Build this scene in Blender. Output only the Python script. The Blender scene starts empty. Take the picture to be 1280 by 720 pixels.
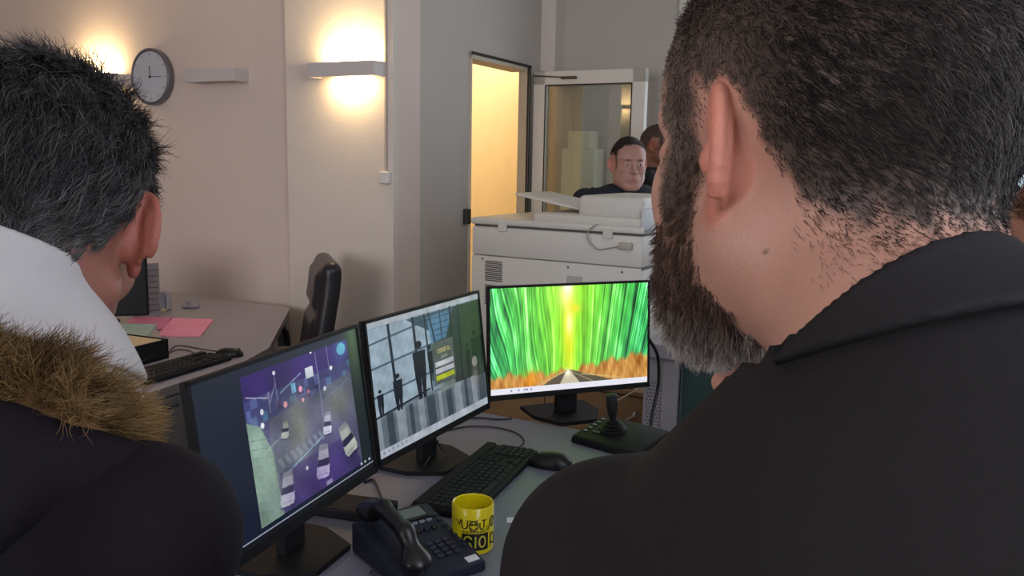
import bpy, bmesh, math, random
import numpy as np
from mathutils import Vector, Matrix

# ------------------------------------------------------------------ camera, light, exposure
SC = bpy.context.scene
COL = SC.collection
F, CAMZ, PITCH, ROLL = 1050.0, 1.52, math.radians(8.66), math.radians(1.1)
cam_d = bpy.data.cameras.new('camera'); cam = bpy.data.objects.new('camera', cam_d); COL.objects.link(cam)
cam_d.sensor_width = 36.0; cam_d.lens = 36.0 * F / 1280.0; cam_d.clip_start = 0.02
_f = Vector((0, math.cos(PITCH), -math.sin(PITCH)))
_r = Vector((1, 0, 0)); _u = _r.cross(_f)
_q = Matrix.Rotation(-ROLL, 3, _f); _r = _q @ _r; _u = _q @ _u
cam.matrix_world = Matrix(((_r.x, _u.x, -_f.x, 0), (_r.y, _u.y, -_f.y, 0), (_r.z, _u.z, -_f.z, CAMZ), (0, 0, 0, 1)))
SC.camera = cam
CAMP = Vector((0, 0, CAMZ))
def ray(px, py): return _r * ((px - 640) / F) + _u * ((360 - py) / F) + _f
def at(px, py, Y):
    d = ray(px, py); return CAMP + d * (Y / d.y)
def on(px, py, z):
    d = ray(px, py); return CAMP + d * ((z - CAMZ) / d.z)

SC.view_settings.view_transform = 'Standard'
SC.view_settings.look = 'None'
SC.view_settings.exposure = 0.0
SC.view_settings.gamma = 1.0
SC.view_settings.use_curve_mapping = False
SC.cycles.use_denoising = True
SC.cycles.max_bounces = 8
SC.cycles.transparent_max_bounces = 16
SC.cycles.sample_clamp_indirect = 4.0

def lin(c):
    if isinstance(c, str):
        c = [int(c[i:i + 2], 16) / 255 for i in (0, 2, 4)]
    elif max(c) > 1.001: c = [v / 255 for v in c]
    return tuple(v / 12.92 if v <= .04045 else ((v + .055) / 1.055) ** 2.4 for v in c)

W = bpy.data.worlds.new('sky'); SC.world = W; W.use_nodes = True
W.node_tree.nodes['Background'].inputs[0].default_value = (*lin((196, 222, 240)), 1)
W.node_tree.nodes['Background'].inputs[1].default_value = 1.3

# room frame: corner where the lamp wall meets the doorway wall
TH = math.radians(27)
VU = Vector((math.sin(TH), math.cos(TH), 0)); VV = Vector((math.cos(TH), -math.sin(TH), 0))
CORN = Vector((-.571, 4.145, 0))
def rm(a, b, z=0): return CORN + VV * a + VU * b + Vector((0, 0, z))
def unrm(p):
    d = Vector((p[0], p[1], 0)) - CORN; return d.dot(VV), d.dot(VU)
RMAT = Matrix(((VV.x, VU.x, 0, CORN.x), (VV.y, VU.y, 0, CORN.y), (0, 0, 1, 0), (0, 0, 0, 1)))
CEIL = 3.1

def area(name, loc, target, sx, sy, power, col):
    l = bpy.data.lights.new(name, 'AREA'); l.shape = 'RECTANGLE'; l.size = sx; l.size_y = sy
    l.energy = power; l.color = col
    o = bpy.data.objects.new(name, l); COL.objects.link(o)
    o.location = loc; o.rotation_euler = (Vector(target) - Vector(loc)).to_track_quat('-Z', 'Y').to_euler()
    return o
# daylight by the far window and two added, unseen ones (each lamp fills its opening, facing in)
area('daylight_far_window', rm(2.35, 1.70, 1.75), rm(2.35, 0, 1.5), 2.2, 1.6, 30, lin((226, 230, 240)))
area('added_right_daylight', rm(3.72, -3.2, 1.8), rm(1.0, -3.2, 1.2), 1.5, 2.6, 48, lin((232, 232, 244)))  # unseen right window, added to light the man in the suit
area('added_back_daylight', rm(.8, -6.9, 1.9), rm(.6, -3.0, 1.3), 2.6, 1.5, 95, lin((244, 236, 240)))  # unseen window behind the camera, added to brighten the room

# ------------------------------------------------------------------ materials
MATS = {}
def mat(name, col=(.5, .5, .5), rough=.6, metal=0.0, bump=0.0, bscale=60, var=.06, vscale=6, emit=None, estr=1.0, attr=False, spec=None, coat=0, sss=0, stretch=None):
    if name in MATS: return MATS[name]
    m = bpy.data.materials.new(name); m.use_nodes = True; nt = m.node_tree
    b = nt.nodes['Principled BSDF']
    c = lin(col) if not attr else None
    tc = nt.nodes.new('ShaderNodeTexCoord'); mp = nt.nodes.new('ShaderNodeMapping')
    nt.links.new(tc.outputs['Object'], mp.inputs[0])
    if stretch: mp.inputs['Scale'].default_value = stretch
    nz = nt.nodes.new('ShaderNodeTexNoise'); nz.inputs['Scale'].default_value = vscale; nz.inputs['Detail'].default_value = 3
    nt.links.new(mp.outputs[0], nz.inputs['Vector'])
    mr = nt.nodes.new('ShaderNodeMapRange'); mr.inputs[1].default_value = .25; mr.inputs[2].default_value = .75
    mr.inputs[3].default_value = 1 - var; mr.inputs[4].default_value = 1 + var
    nt.links.new(nz.outputs[0], mr.inputs[0])
    mx = nt.nodes.new('ShaderNodeMix'); mx.data_type = 'RGBA'; mx.blend_type = 'MULTIPLY'; mx.inputs[0].default_value = 1
    if attr:
        at_ = nt.nodes.new('ShaderNodeAttribute'); at_.attribute_name = 'Col'
        nt.links.new(at_.outputs['Color'], mx.inputs[6])
    else: mx.inputs[6].default_value = (*c, 1)
    cmb = nt.nodes.new('ShaderNodeCombineColor')
    for i in range(3): nt.links.new(mr.outputs[0], cmb.inputs[i])
    nt.links.new(cmb.outputs[0], mx.inputs[7])
    nt.links.new(mx.outputs[2], b.inputs['Base Color'])
    b.inputs['Roughness'].default_value = rough; b.inputs['Metallic'].default_value = metal
    if spec is not None: b.inputs['Specular IOR Level'].default_value = spec
    if coat: b.inputs['Coat Weight'].default_value = coat; b.inputs['Coat Roughness'].default_value = .05
    if sss:
        b.inputs['Subsurface Weight'].default_value = sss; b.inputs['Subsurface Radius'].default_value = (1, .35, .2); b.inputs['Subsurface Scale'].default_value = .006
    if bump:
        n2 = nt.nodes.new('ShaderNodeTexNoise'); n2.inputs['Scale'].default_value = bscale; n2.inputs['Detail'].default_value = 4
        nt.links.new(mp.outputs[0], n2.inputs['Vector'])
        bp = nt.nodes.new('ShaderNodeBump'); bp.inputs['Strength'].default_value = bump; bp.inputs['Distance'].default_value = .01
        nt.links.new(n2.outputs[0], bp.inputs['Height']); nt.links.new(bp.outputs[0], b.inputs['Normal'])
    if emit is not None:
        b.inputs['Emission Color'].default_value = (*lin(emit), 1); b.inputs['Emission Strength'].default_value = estr
    MATS[name] = m; return m
def screen_mat(name, strength):
    m = bpy.data.materials.new(name); m.use_nodes = True; nt = m.node_tree; b = nt.nodes['Principled BSDF']
    a = nt.nodes.new('ShaderNodeAttribute'); a.attribute_name = 'Col'
    b.inputs['Base Color'].default_value = (.008, .008, .01, 1); b.inputs['Roughness'].default_value = .35
    nt.links.new(a.outputs['Color'], b.inputs['Emission Color']); b.inputs['Emission Strength'].default_value = strength
    return m
def glass_mat(name, refl, tint=(1, 1, 1)):
    m = bpy.data.materials.new(name); m.use_nodes = True; nt = m.node_tree
    nt.nodes.remove(nt.nodes['Principled BSDF'])
    t = nt.nodes.new('ShaderNodeBsdfTransparent'); t.inputs[0].default_value = (*tint, 1)
    g = nt.nodes.new('ShaderNodeBsdfGlossy'); g.inputs['Roughness'].default_value = .02
    mx = nt.nodes.new('ShaderNodeMixShader'); mx.inputs[0].default_value = refl
    nt.links.new(t.outputs[0], mx.inputs[1]); nt.links.new(g.outputs[0], mx.inputs[2])
    nt.links.new(mx.outputs[0], nt.nodes['Material Output'].inputs[0]); return m

# ------------------------------------------------------------------ mesh helpers
def setp(o, label=None, cat=None, group=None, kind=None):
    if label: o['label'] = label
    if cat: o['category'] = cat
    if group: o['group'] = group
    if kind: o['kind'] = kind
    return o
def mesh_np(name, V, Q, m, parent=None, col=None, smooth=True, tris=False):
    V = np.asarray(V, np.float32); Q = np.asarray(Q, np.int32)
    me = bpy.data.meshes.new(name); k = Q.shape[1]
    me.vertices.add(len(V)); me.vertices.foreach_set('co', V.ravel())
    me.loops.add(Q.size); me.loops.foreach_set('vertex_index', Q.ravel())
    me.polygons.add(len(Q)); me.polygons.foreach_set('loop_start', np.arange(0, Q.size, k, dtype=np.int32))
    me.polygons.foreach_set('loop_total', np.full(len(Q), k, np.int32))
    me.update(calc_edges=True)
    if smooth: me.polygons.foreach_set('use_smooth', np.ones(len(Q), bool))
    if col is not None:
        ca = me.color_attributes.new('Col', 'FLOAT_COLOR', 'POINT')
        c4 = np.ones((len(V), 4), np.float32); c4[:, :3] = col
        ca.data.foreach_set('color', c4.ravel())
    me.materials.append(m)
    o = bpy.data.objects.new(name, me); COL.objects.link(o)
    if parent: o.parent = parent
    return o
def empty(name, loc=(0, 0, 0), rz=0, M=None):
    o = bpy.data.objects.new(name, None); COL.objects.link(o)
    if M is not None: o.matrix_world = M
    else: o.location = loc; o.rotation_euler = (0, 0, rz)
    return o
class MB:
    def __init__(s): s.b = bmesh.new()
    def box(s, lo, hi, M=None, bev=0.0, seg=2):
        g = bmesh.ops.create_cube(s.b, size=1)['verts']
        lo, hi = Vector(lo), Vector(hi); c = (lo + hi) / 2; d = hi - lo
        for v in g: v.co = Vector((v.co.x * d.x, v.co.y * d.y, v.co.z * d.z)) + c
        if bev:
            es = list({e for v in g for e in v.link_edges})
            r = bmesh.ops.bevel(s.b, geom=es, offset=bev, segments=seg, profile=.5, affect='EDGES')
            g = list({v for f in r['faces'] for v in f.verts} | {v for v in g if v.is_valid})
        if M is not None:
            for v in g: v.co = M @ v.co
        return s
    def poly(s, pts, z0, z1, M=None):
        a = [s.b.verts.new(Vector((p[0], p[1], z0)) if M is None else M @ Vector((p[0], p[1], z0))) for p in pts]
        b = [s.b.verts.new(Vector((p[0], p[1], z1)) if M is None else M @ Vector((p[0], p[1], z1))) for p in pts]
        n = len(pts); s.b.faces.new(a[::-1]); s.b.faces.new(b)
        for i in range(n): s.b.faces.new((a[i], a[(i + 1) % n], b[(i + 1) % n], b[i]))
        return s
    def tube(s, pts, r, n=10, cap=True):
        pts = [Vector(p) for p in pts]; k = len(pts); rs = r if isinstance(r, (list, tuple)) else [r] * k
        up = None; rings = []
        for i, p in enumerate(pts):
            t = (pts[min(i + 1, k - 1)] - pts[max(i - 1, 0)]).normalized()
            if up is None: up = t.orthogonal().normalized()
            else: up = (up - t * up.dot(t)).normalized()
            w = t.cross(up)
            rings.append([s.b.verts.new(p + (up * math.cos(2 * math.pi * j / n) + w * math.sin(2 * math.pi * j / n)) * rs[i]) for j in range(n)])
        for i in range(k - 1):
            for j in range(n): s.b.faces.new((rings[i][j], rings[i][(j + 1) % n], rings[i + 1][(j + 1) % n], rings[i + 1][j]))
        if cap: s.b.faces.new(rings[0][::-1]); s.b.faces.new(rings[-1])
        return s
    def lathe(s, prof, n=40, M=None):
        rings = []
        for r, z in prof:
            rings.append([s.b.verts.new((M @ Vector((r * math.cos(2 * math.pi * j / n), r * math.sin(2 * math.pi * j / n), z))) if M is not None else Vector((r * math.cos(2 * math.pi * j / n), r * math.sin(2 * math.pi * j / n), z))) for j in range(n)])
        for i in range(len(prof) - 1):
            for j in range(n): s.b.faces.new((rings[i][j], rings[i][(j + 1) % n], rings[i + 1][(j + 1) % n], rings[i + 1][j]))
        if prof[0][0] > 1e-4: s.b.faces.new(rings[0][::-1])
        if prof[-1][0] > 1e-4: s.b.faces.new(rings[-1])
        return s
    def build(s, name, m, parent=None, smooth=False, M=None):
        bmesh.ops.remove_doubles(s.b, verts=s.b.verts, dist=1e-6)
        bmesh.ops.recalc_face_normals(s.b, faces=s.b.faces)
        me = bpy.data.meshes.new(name); s.b.to_mesh(me); s.b.free()
        if smooth:
            me.polygons.foreach_set('use_smooth', np.ones(len(me.polygons), bool))
            try: me.set_sharp_from_angle(angle=math.radians(38))
            except Exception: pass
        me.materials.append(m)
        o = bpy.data.objects.new(name, me); COL.objects.link(o)
        if parent: o.parent = parent
        if M is not None: o.matrix_local = M
        return o
def spline(pts, n=12):
    pts = [Vector(p) for p in pts]; out = []
    P = [pts[0]] + pts + [pts[-1]]
    for i in range(1, len(P) - 2):
        for j in range(n):
            t = j / n; a, b, c, d = P[i - 1], P[i], P[i + 1], P[i + 2]
            out.append(.5 * ((2 * b) + (c - a) * t + (2 * a - 5 * b + 4 * c - d) * t * t + (3 * b - a - 3 * c + d) * t ** 3))
    out.append(pts[-1]); return out

# ------------------------------------------------------------------ distance-field modelling (continuous organic surfaces)
def ell(P, c, r, R=None):
    q = P - np.asarray(c, np.float32)
    if R is not None: q = q @ np.asarray(R, np.float32)       # columns of R = ellipsoid axes
    r = np.asarray(r, np.float32); k0 = np.sqrt(((q / r) ** 2).sum(-1)); k1 = np.sqrt(((q / r ** 2) ** 2).sum(-1))
    return k0 * (k0 - 1) / np.maximum(k1, 1e-6)
def cap(P, a, b, ra, rb=None):
    a = np.asarray(a, np.float32); b = np.asarray(b, np.float32); rb = ra if rb is None else rb
    d = b - a; t = np.clip(((P - a) @ d) / max(float(d @ d), 1e-9), 0, 1)
    return np.sqrt(((P - a - t[..., None] * d) ** 2).sum(-1)) - (ra + (rb - ra) * t)
def rbox(P, c, h, r, R=None):
    q = P - np.asarray(c, np.float32)
    if R is not None: q = q @ np.asarray(R, np.float32)
    q = np.abs(q) - (np.asarray(h, np.float32) - r)
    return np.sqrt((np.maximum(q, 0) ** 2).sum(-1)) + np.minimum(q.max(-1), 0) - r
def smin(a, b, k):
    h = np.clip(.5 + .5 * (b - a) / k, 0, 1); return b * (1 - h) + a * h - k * h * (1 - h)
def smax(a, b, k): return -smin(-a, -b, k)
def nets(fn, lo, hi, h):
    lo = np.asarray(lo, np.float32); hi = np.asarray(hi, np.float32); n = np.ceil((hi - lo) / h).astype(int) + 1
    ax = [lo[i] + h * np.arange(n[i], dtype=np.float32) for i in range(3)]
    Fv = np.empty(tuple(n), np.float32); st = max(1, int(600000 / (n[1] * n[2])))
    for i in range(0, n[0], st):
        g = np.stack(np.meshgrid(ax[0][i:i + st], ax[1], ax[2], indexing='ij'), -1)
        Fv[i:i + st] = fn(g.reshape(-1, 3)).reshape(g.shape[:3])
    S = Fv < 0; c = [n[0] - 1, n[1] - 1, n[2] - 1]
    cnt = np.zeros(c, np.int8)
    for dx in (0, 1):
        for dy in (0, 1):
            for dz in (0, 1): cnt += S[dx:dx + c[0], dy:dy + c[1], dz:dz + c[2]]
    idx = np.argwhere((cnt > 0) & (cnt < 8)); nid = np.full(c, -1, np.int64); nid[tuple(idx.T)] = np.arange(len(idx))
    pos = np.zeros((len(idx), 3)); w = np.zeros(len(idx))
    cs = [(x, y, z) for x in (0, 1) for y in (0, 1) for z in (0, 1)]
    for a in cs:
        for b in cs:
            if sum(abs(a[i] - b[i]) for i in range(3)) == 1 and a < b:
                fa = Fv[idx[:, 0] + a[0], idx[:, 1] + a[1], idx[:, 2] + a[2]]; fb = Fv[idx[:, 0] + b[0], idx[:, 1] + b[1], idx[:, 2] + b[2]]
                m = (fa < 0) != (fb < 0); t = np.where(m, fa / np.where(m, fa - fb, 1), 0)
                pos += m[:, None] * (np.array(a) + t[:, None] * (np.array(b) - np.array(a))); w += m
    V = lo + (idx + pos / w[:, None]) * h
    Q = []
    for axx in range(3):
        sl0 = [slice(None)] * 3; sl1 = [slice(None)] * 3; sl0[axx] = slice(0, -1); sl1[axx] = slice(1, None)
        ch = S[tuple(sl0)] != S[tuple(sl1)]; e = np.argwhere(ch)
        o1, o2 = [(1, 2), (2, 0), (0, 1)][axx]
        ok = (e[:, o1] > 0) & (e[:, o2] > 0) & (e[:, o1] < n[o1] - 1) & (e[:, o2] < n[o2] - 1); e = e[ok]
        ins = S[tuple(e.T)]
        d1 = np.zeros(3, int); d1[o1] = 1; d2 = np.zeros(3, int); d2[o2] = 1
        q = np.stack([nid[tuple((e - d1 - d2).T)], nid[tuple((e - d2).T)], nid[tuple(e.T)], nid[tuple((e - d1).T)]], 1)
        q[~ins] = q[~ins][:, ::-1]; Q.append(q)
    Q = np.concatenate(Q); Q = Q[(Q >= 0).all(1)]
    return V, Q
def normals(V, Q):
    n = np.cross(V[Q[:, 2]] - V[Q[:, 0]], V[Q[:, 3]] - V[Q[:, 1]]); N = np.zeros_like(V)
    for i in range(4): np.add.at(N, Q[:, i], n)
    ar = np.linalg.norm(n, axis=1) / 2
    return N / np.maximum(np.linalg.norm(N, axis=1), 1e-12)[:, None], ar
def nrm(v): return v / np.maximum(np.linalg.norm(v, axis=-1, keepdims=True), 1e-9)
def xf(M, V):
    M = np.array(M); return V @ M[:3, :3].T + M[:3, 3]
def vnoise(P, s, seed=0):
    # cheap smooth value noise: sum of sines
    r = np.random.RandomState(seed); o = np.zeros(len(P))
    for _ in range(7):
        k = r.normal(size=3) * s; o += np.sin(P @ k + r.uniform(0, 6.28))
    return o / 2.6
def strands(name, V, Q, maskf, n, lenf, dirf, r0, colf, m, parent, seed=1, seg=4, clump=0, wav=0, lift=0.0, pull=.55, crs=.28):
    """individual hairs as fine tapered tubes, one mesh"""
    rs = np.random.RandomState(seed); N, ar = normals(V, Q)
    cm = maskf((V[Q].mean(1))); p = ar * np.clip(cm, 0, 1); p = p / p.sum()
    fi = rs.choice(len(Q), n, p=p); w = rs.dirichlet((1, 1, 1, 1), n)
    P = (V[Q[fi]] * w[..., None]).sum(1); Nn = nrm((N[Q[fi]] * w[..., None]).sum(1))
    L = lenf(P, rs); D = nrm(dirf(P, Nn, rs)); C = colf(P, rs)
    if clump:
        cell = np.floor(P / clump + vnoise(P, 1 / clump * .7, 5)[:, None] * .4).astype(int)
        key = (cell * np.array([73856093, 19349663, 83492791])).sum(1); u, inv = np.unique(key, return_inverse=True)
        cr = rs.normal(size=(len(u), 3)); D = nrm(D + cr[inv] * crs); cb = rs.uniform(.75, 1.25, len(u)); C = C * cb[inv][:, None]; L = L * rs.uniform(.75, 1.2, len(u))[inv]
        cen = np.zeros((len(u), 3)); cc = np.zeros(len(u)); np.add.at(cen, inv, P); np.add.at(cc, inv, 1); cen = (cen / cc[:, None])[inv]
    T = np.linspace(0, 1, seg + 1); ph = rs.uniform(0, 6.28, n); side = nrm(np.cross(D, Nn))
    pts = []
    for t in T:
        q = P + Nn * lift - Nn * .0008 + D * (L * t)[:, None] + Nn * (L * .35 * t * (1 - t))[:, None]
        if wav: q = q + side * (wav * L * np.sin(ph + 5 * t) * t)[:, None]
        if clump: q = q + (cen - P) * (pull * t)
        pts.append(q)
    pts = np.stack(pts, 1)
    a = side; b = nrm(np.cross(D, side)); VV_, R_ = [], []
    rr = r0 * (1 - .75 * T ** 2)
    ring = np.stack([pts + (a * math.cos(k * 2.0944) + b * math.sin(k * 2.0944))[:, None, :] * rr[None, :, None] for k in range(3)], 2)  # n,seg+1,3,3
    VX = ring.reshape(-1, 3); base = (np.arange(n) * (seg + 1) * 3)[:, None, None]
    s_ = np.arange(seg)[None, :, None] * 3; k_ = np.arange(3)[None, None, :]; k2 = (k_ + 1) % 3
    q = np.stack([base + s_ + k_, base + s_ + k2, base + s_ + 3 + k2, base + s_ + 3 + k_], -1).reshape(-1, 4)
    Cc = np.repeat(C, (seg + 1) * 3, axis=0)
    return mesh_np(name, VX, q, m, parent, col=Cc)
# ------------------------------------------------------------------ the room
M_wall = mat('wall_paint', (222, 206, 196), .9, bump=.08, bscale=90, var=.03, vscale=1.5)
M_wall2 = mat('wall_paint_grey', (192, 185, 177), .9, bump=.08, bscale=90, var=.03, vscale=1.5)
M_pil = mat('pilaster_paint', (222, 212, 202), .88, bump=.06, bscale=90, var=.02)
M_ceil = mat('ceiling_paint', (225, 222, 216), .95, var=.02)
M_floor = mat('floor_vinyl', (104, 84, 66), .45, bump=.05, bscale=30, var=.15, vscale=3, stretch=(1, 6, 1))
M_white = mat('white_pvc', (226, 222, 212), .45, var=.03)
M_whitem = mat('white_lamp_metal', (205, 200, 198), .5, var=.02)
M_black = mat('black_plastic', (20, 21, 24), .6, var=.08, bump=.03, bscale=300, spec=.22)
M_blackg = mat('black_gloss_plastic', (16, 17, 20), .35, var=.05, spec=.35)
M_dark = mat('dark_grey_plastic', (46, 48, 52), .5, var=.05)
M_yellow = mat('corridor_paint', (238, 220, 184), .9, var=.03)
def struct(mb, name, m):
    o = mb.build(name, m); o['kind'] = 'structure'; o.matrix_world = RMAT; return o
T = .2
# floor / ceiling over the whole plan
struct(MB().box((-5.2, -7.2, -.1), (4.0, 6.2, 0)), 'floor', M_floor)
struct(MB().box((-5.2, -7.2, CEIL), (4.0, 6.2, CEIL + .1)), 'ceiling', M_ceil)
# lamp wall (left of the corner), split in two planes by the lighter pilaster strip
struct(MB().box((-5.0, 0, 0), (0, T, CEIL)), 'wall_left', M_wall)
struct(MB().box((-.665, -.035, 0), (.0, 0.0, CEIL)), 'trim_1', M_pil)
# doorway wall
D0, D1, DH = .69, 1.43, 2.10
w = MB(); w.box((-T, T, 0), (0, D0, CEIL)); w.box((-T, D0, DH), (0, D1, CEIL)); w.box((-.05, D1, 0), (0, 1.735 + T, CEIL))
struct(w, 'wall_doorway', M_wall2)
# far wall with a window opening
WA0, WA1, WZ0, WZ1 = .84, 3.45, .95, 2.65
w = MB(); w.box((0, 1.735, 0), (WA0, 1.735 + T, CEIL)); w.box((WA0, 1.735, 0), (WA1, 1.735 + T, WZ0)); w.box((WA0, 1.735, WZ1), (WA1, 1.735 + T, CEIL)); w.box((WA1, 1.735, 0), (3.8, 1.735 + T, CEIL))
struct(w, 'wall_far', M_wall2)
# shallow boxed column in the far corner
struct(MB().box((0, 1.60, 0), (.10, 1.735, CEIL)), 'trim_2', M_pil)
def window(n, lo, hi, axis, pos, inward):
    """frame + glass; axis 'a' runs along VV, 'b' along VU"""
    e = MB(); fw = .06; d = .06
    def bx(mb, s0, s1, z0, z1, p0, p1):
        if axis == 'a': mb.box((s0, p0, z0), (s1, p1, z1))
        else: mb.box((p0, s0, z0), (p1, s1, z1))
    s0, s1, z0, z1 = lo[0], hi[0], lo[1], hi[1]; p0, p1 = pos, pos + d
    for a, b in ((s0, s0 + fw), (s1 - fw, s1), ((s0 + s1) / 2 - fw * .7, (s0 + s1) / 2 + fw * .7)): bx(e, a, b, z0, z1, p0, p1)
    for a, b in ((z0, z0 + fw), (z1 - fw, z1)): bx(e, s0, s1, a, b, p0, p1)
    o = struct(e, 'window_%d' % n, M_white)
    g = MB(); bx(g, s0 + fw, s1 - fw, z0 + fw, z1 - fw, pos + .025, pos + .031)
    gp = g.build('glass', MATS.setdefault('gl', glass_mat('window_glass', .06)), o)
    s = MB(); q = .14 * inward
    bx(s, s0 - .04, s1 + .04, z0 - .04, z0, min(pos, pos + q), max(pos, pos + q)); s.build('window_sill', M_white, o)
window(1, (WA0, WZ0), (WA1, WZ1), 'a', 1.80, -1)
# right wall, with an unseen window added to let light in
w = MB(); w.box((3.8, -7.2, 0), (3.8 + T, -4.6, CEIL)); w.box((3.8, -4.6, 0), (3.8 + T, -1.8, .95)); w.box((3.8, -4.6, 2.65), (3.8 + T, -1.8, CEIL)); w.box((3.8, -1.8, 0), (3.8 + T, 1.735 + T, CEIL))
struct(w, 'wall_right', M_wall2)
window(2, (-4.6, .95), (-1.8, 2.65), 'b', 3.86, -1)
w = MB(); w.box((-5.2, -7.2, 0), (-.6, -7.0, CEIL)); w.box((-.6, -7.2, 0), (2.2, -7.0, 1.0)); w.box((-.6, -7.2, 2.65), (2.2, -7.0, CEIL)); w.box((2.2, -7.2, 0), (4.0, -7.0, CEIL))
struct(w, 'wall_back', M_wall2)
window(3, (-.6, 1.0), (2.2, 2.65), 'a', -7.14, 1)  # unseen back window, added as an opening for light
struct(MB().box((-5.2, -7.0, 0), (-5.0, T, CEIL)), 'wall_side', M_wall)
# corridor beyond the doorway
w = MB(); w.box((-1.7, T, 0), (-1.6, 6.1, CEIL)); w.box((-1.6, 6.0, 0), (-.2, 6.1, CEIL)); w.box((-.14, 1.735 + T, 0), (-.04, 6.0, CEIL))
struct(w, 'wall_corridor', M_yellow)
struct(MB().box((-1.6, T, 0), (-.2, T + .01, CEIL)), 'wall_corridor_near', M_yellow)
cl = area('corridor_light', rm(-.85, 3.4, CEIL - .06), rm(-.85, 3.4, 0), .4, 3.2, 50, lin((255, 240, 214)))
o = MB().box((-.95, 1.8, CEIL - .05), (-.55, 5.0, CEIL), bev=.01).build('corridor_ceiling_lamp', mat('lamp_diffuser', (240, 230, 210), .5, emit=(255, 214, 150), estr=2.0)); o.matrix_world = RMAT
setp(o, 'long warm ceiling lamp in the corridor beyond the doorway', 'ceiling lamp')
# door frame (jamb) and open glazed door leaf
fr = MB()
for b0, b1 in ((D0, D0 + .012), (D1 - .035, D1)): fr.box((-.05, b0, 0), (.012, b1, DH))
fr.box((-.12, D0, DH - .03), (.012, D1, DH))
dfr = struct(fr, 'door_1', mat('door_frame_paint', (206, 196, 176), .5))
g = MB()
g.box((.012, D1 - .04, 0), (.02, D1 - .030, DH)); g.box((.012, D0, DH - .008), (.022, D1, DH + .006)); g.box((.012, D1 - .006, 0), (.018, D1 - .001, DH))
g.build('seal', mat('dark_gasket', (52, 46, 40), .8), dfr)
g = MB().box((.0, D0 - .055, 1.16), (.03, D0 - .012, 1.245), bev=.004); g.build('strike_plate', mat('strike_metal', (62, 58, 58), .5, metal=.4), dfr)
LA = math.radians(-1.2); LW = .74
LM = RMAT @ Matrix.Translation((.03, D1 + .012, 0)) @ Matrix.Rotation(LA, 4, 'Z')
leaf = MB(); fw = .085
leaf.box((0, 0, .02), (fw, .05, DH - .03), bev=.006); leaf.box((LW - fw, 0, .02), (LW, .05, DH - .03), bev=.006)
leaf.box((0, 0, DH - .03 - fw), (LW, .05, DH - .03), bev=.006); leaf.box((0, 0, .02), (LW, .05, .22), bev=.006)
lo = leaf.build('door_leaf', M_white, dfr); lo.matrix_world = LM
g = MB().box((fw - .005, .02, .21), (LW - fw + .005, .03, DH - .03 - fw + .005)); g.build('glass_pane', glass_mat('door_glass', .27, (.93, .95, .9)), lo)
g = MB(); x0, x1, z0, z1 = fw, LW - fw, .22, DH - .03 - fw
for a in ((x0, -.002, z0), (x1, -.002, z0)): g.box((a[0] - .003, -.003, z0), (a[0] + .003, .002, z1))
g.box((x0, -.003, z1 - .003), (x1, .002, z1 + .003)); g.build('glazing_bead', MATS['dark_gasket'], lo)
g = MB(); g.tube(spline([(.0, -.006, DH - .055), (.10, -.012, DH - .062), (.2, -.02, DH - .07)], 5), .004); g.box((.2, -.03, DH - .082), (.3, -.004, DH - .066), bev=.003); g.build('closer_arm', mat('closer_bronze', (96, 78, 60), .5, metal=.5), lo)
g = MB(); g.box((LW - .06, -.05, 1.03), (LW - .035, .0, 1.06)); g.box((LW - .16, -.062, 1.035), (LW - .035, -.045, 1.055), bev=.004); g.build('door_handle', M_whitem, lo)
# pale stepped cabinet behind the glass door
M_cream = mat('cream_enamel', (240, 238, 214), .5, var=.02)
c = empty('cabinet', M=RMAT @ Matrix.Translation((.31, 1.59, 0)))
MB().box((-.115, -.06, 0), (.115, .10, 1.60), bev=.008).build('body', M_cream, c)
MB().box((-.08, -.045, 1.60), (.08, .08, 1.71), bev=.008).build('top_box', M_cream, c)
setp(c, 'pale cream stepped cabinet standing behind the open glass door', 'cabinet')

# ------------------------------------------------------------------ wall lamps, clock, cable
M_tube = mat('lamp_tube', (255, 240, 215), .5, emit=(255, 214, 150), estr=9.0)
M_tube0 = mat('lamp_tube_off', (220, 216, 208), .5)
def sconce(a, z, lit, label, boff=0.0, L=.40, flip=False):
    FM = RMAT @ Matrix.Translation((a, boff, z)) if not flip else RMAT @ Matrix.Translation((a, -7.0, z)) @ Matrix.Rotation(math.pi, 4, 'Z')
    e = empty('wall_lamp', M=FM)
    s = MB(); s.box((-L / 2, -.105, -.034), (L / 2, -.098, .034)); s.box((-L / 2, -.098, -.034), (-L / 2 + .004, 0, .034)); s.box((L / 2 - .004, -.098, -.034), (L / 2, 0, .034))
    s.build('shade', M_whitem, e)
    MB().box((-L / 2 + .03, -.03, -.02), (L / 2 - .03, -.001, .012), bev=.004).build('mounting_bar', M_whitem, e)
    MB().tube([(-L / 2 + .05, -.06, .004), (L / 2 - .05, -.06, .004)], .010).build('lamp_tube', M_tube if lit else M_tube0, e, smooth=True)
    setp(e, label, 'wall lamp', 'white uplight lamps on the wall')
    if lit:
        for dz, pw, ln in ((.026, 5.2, .25), (-.026, 2.1, .20)):
            p = FM @ Vector((0, -.05, dz)); UU = FM.to_3x3() @ Vector((0, 1, 0)); l = area('wall_lamp_light', p, p + Vector((0, 0, dz)), ln, .03, pw, lin((255, 222, 165)))
            zax = Vector((0, 0, -1 if dz > 0 else 1)) - UU * .28; zax.normalize()
            xax = VV; yax = zax.cross(xax).normalized(); xax = yax.cross(zax)
            l.matrix_world = Matrix(((xax.x, yax.x, zax.x, p.x), (xax.y, yax.y, zax.y, p.y), (xax.z, yax.z, zax.z, p.z), (0, 0, 0, 1)))
def sconce_back(a, z):
    e = sconce(a, z, True, 'lit white wall lamp reflected in the glass of the open door', 0, .60, flip=True); return e
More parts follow.
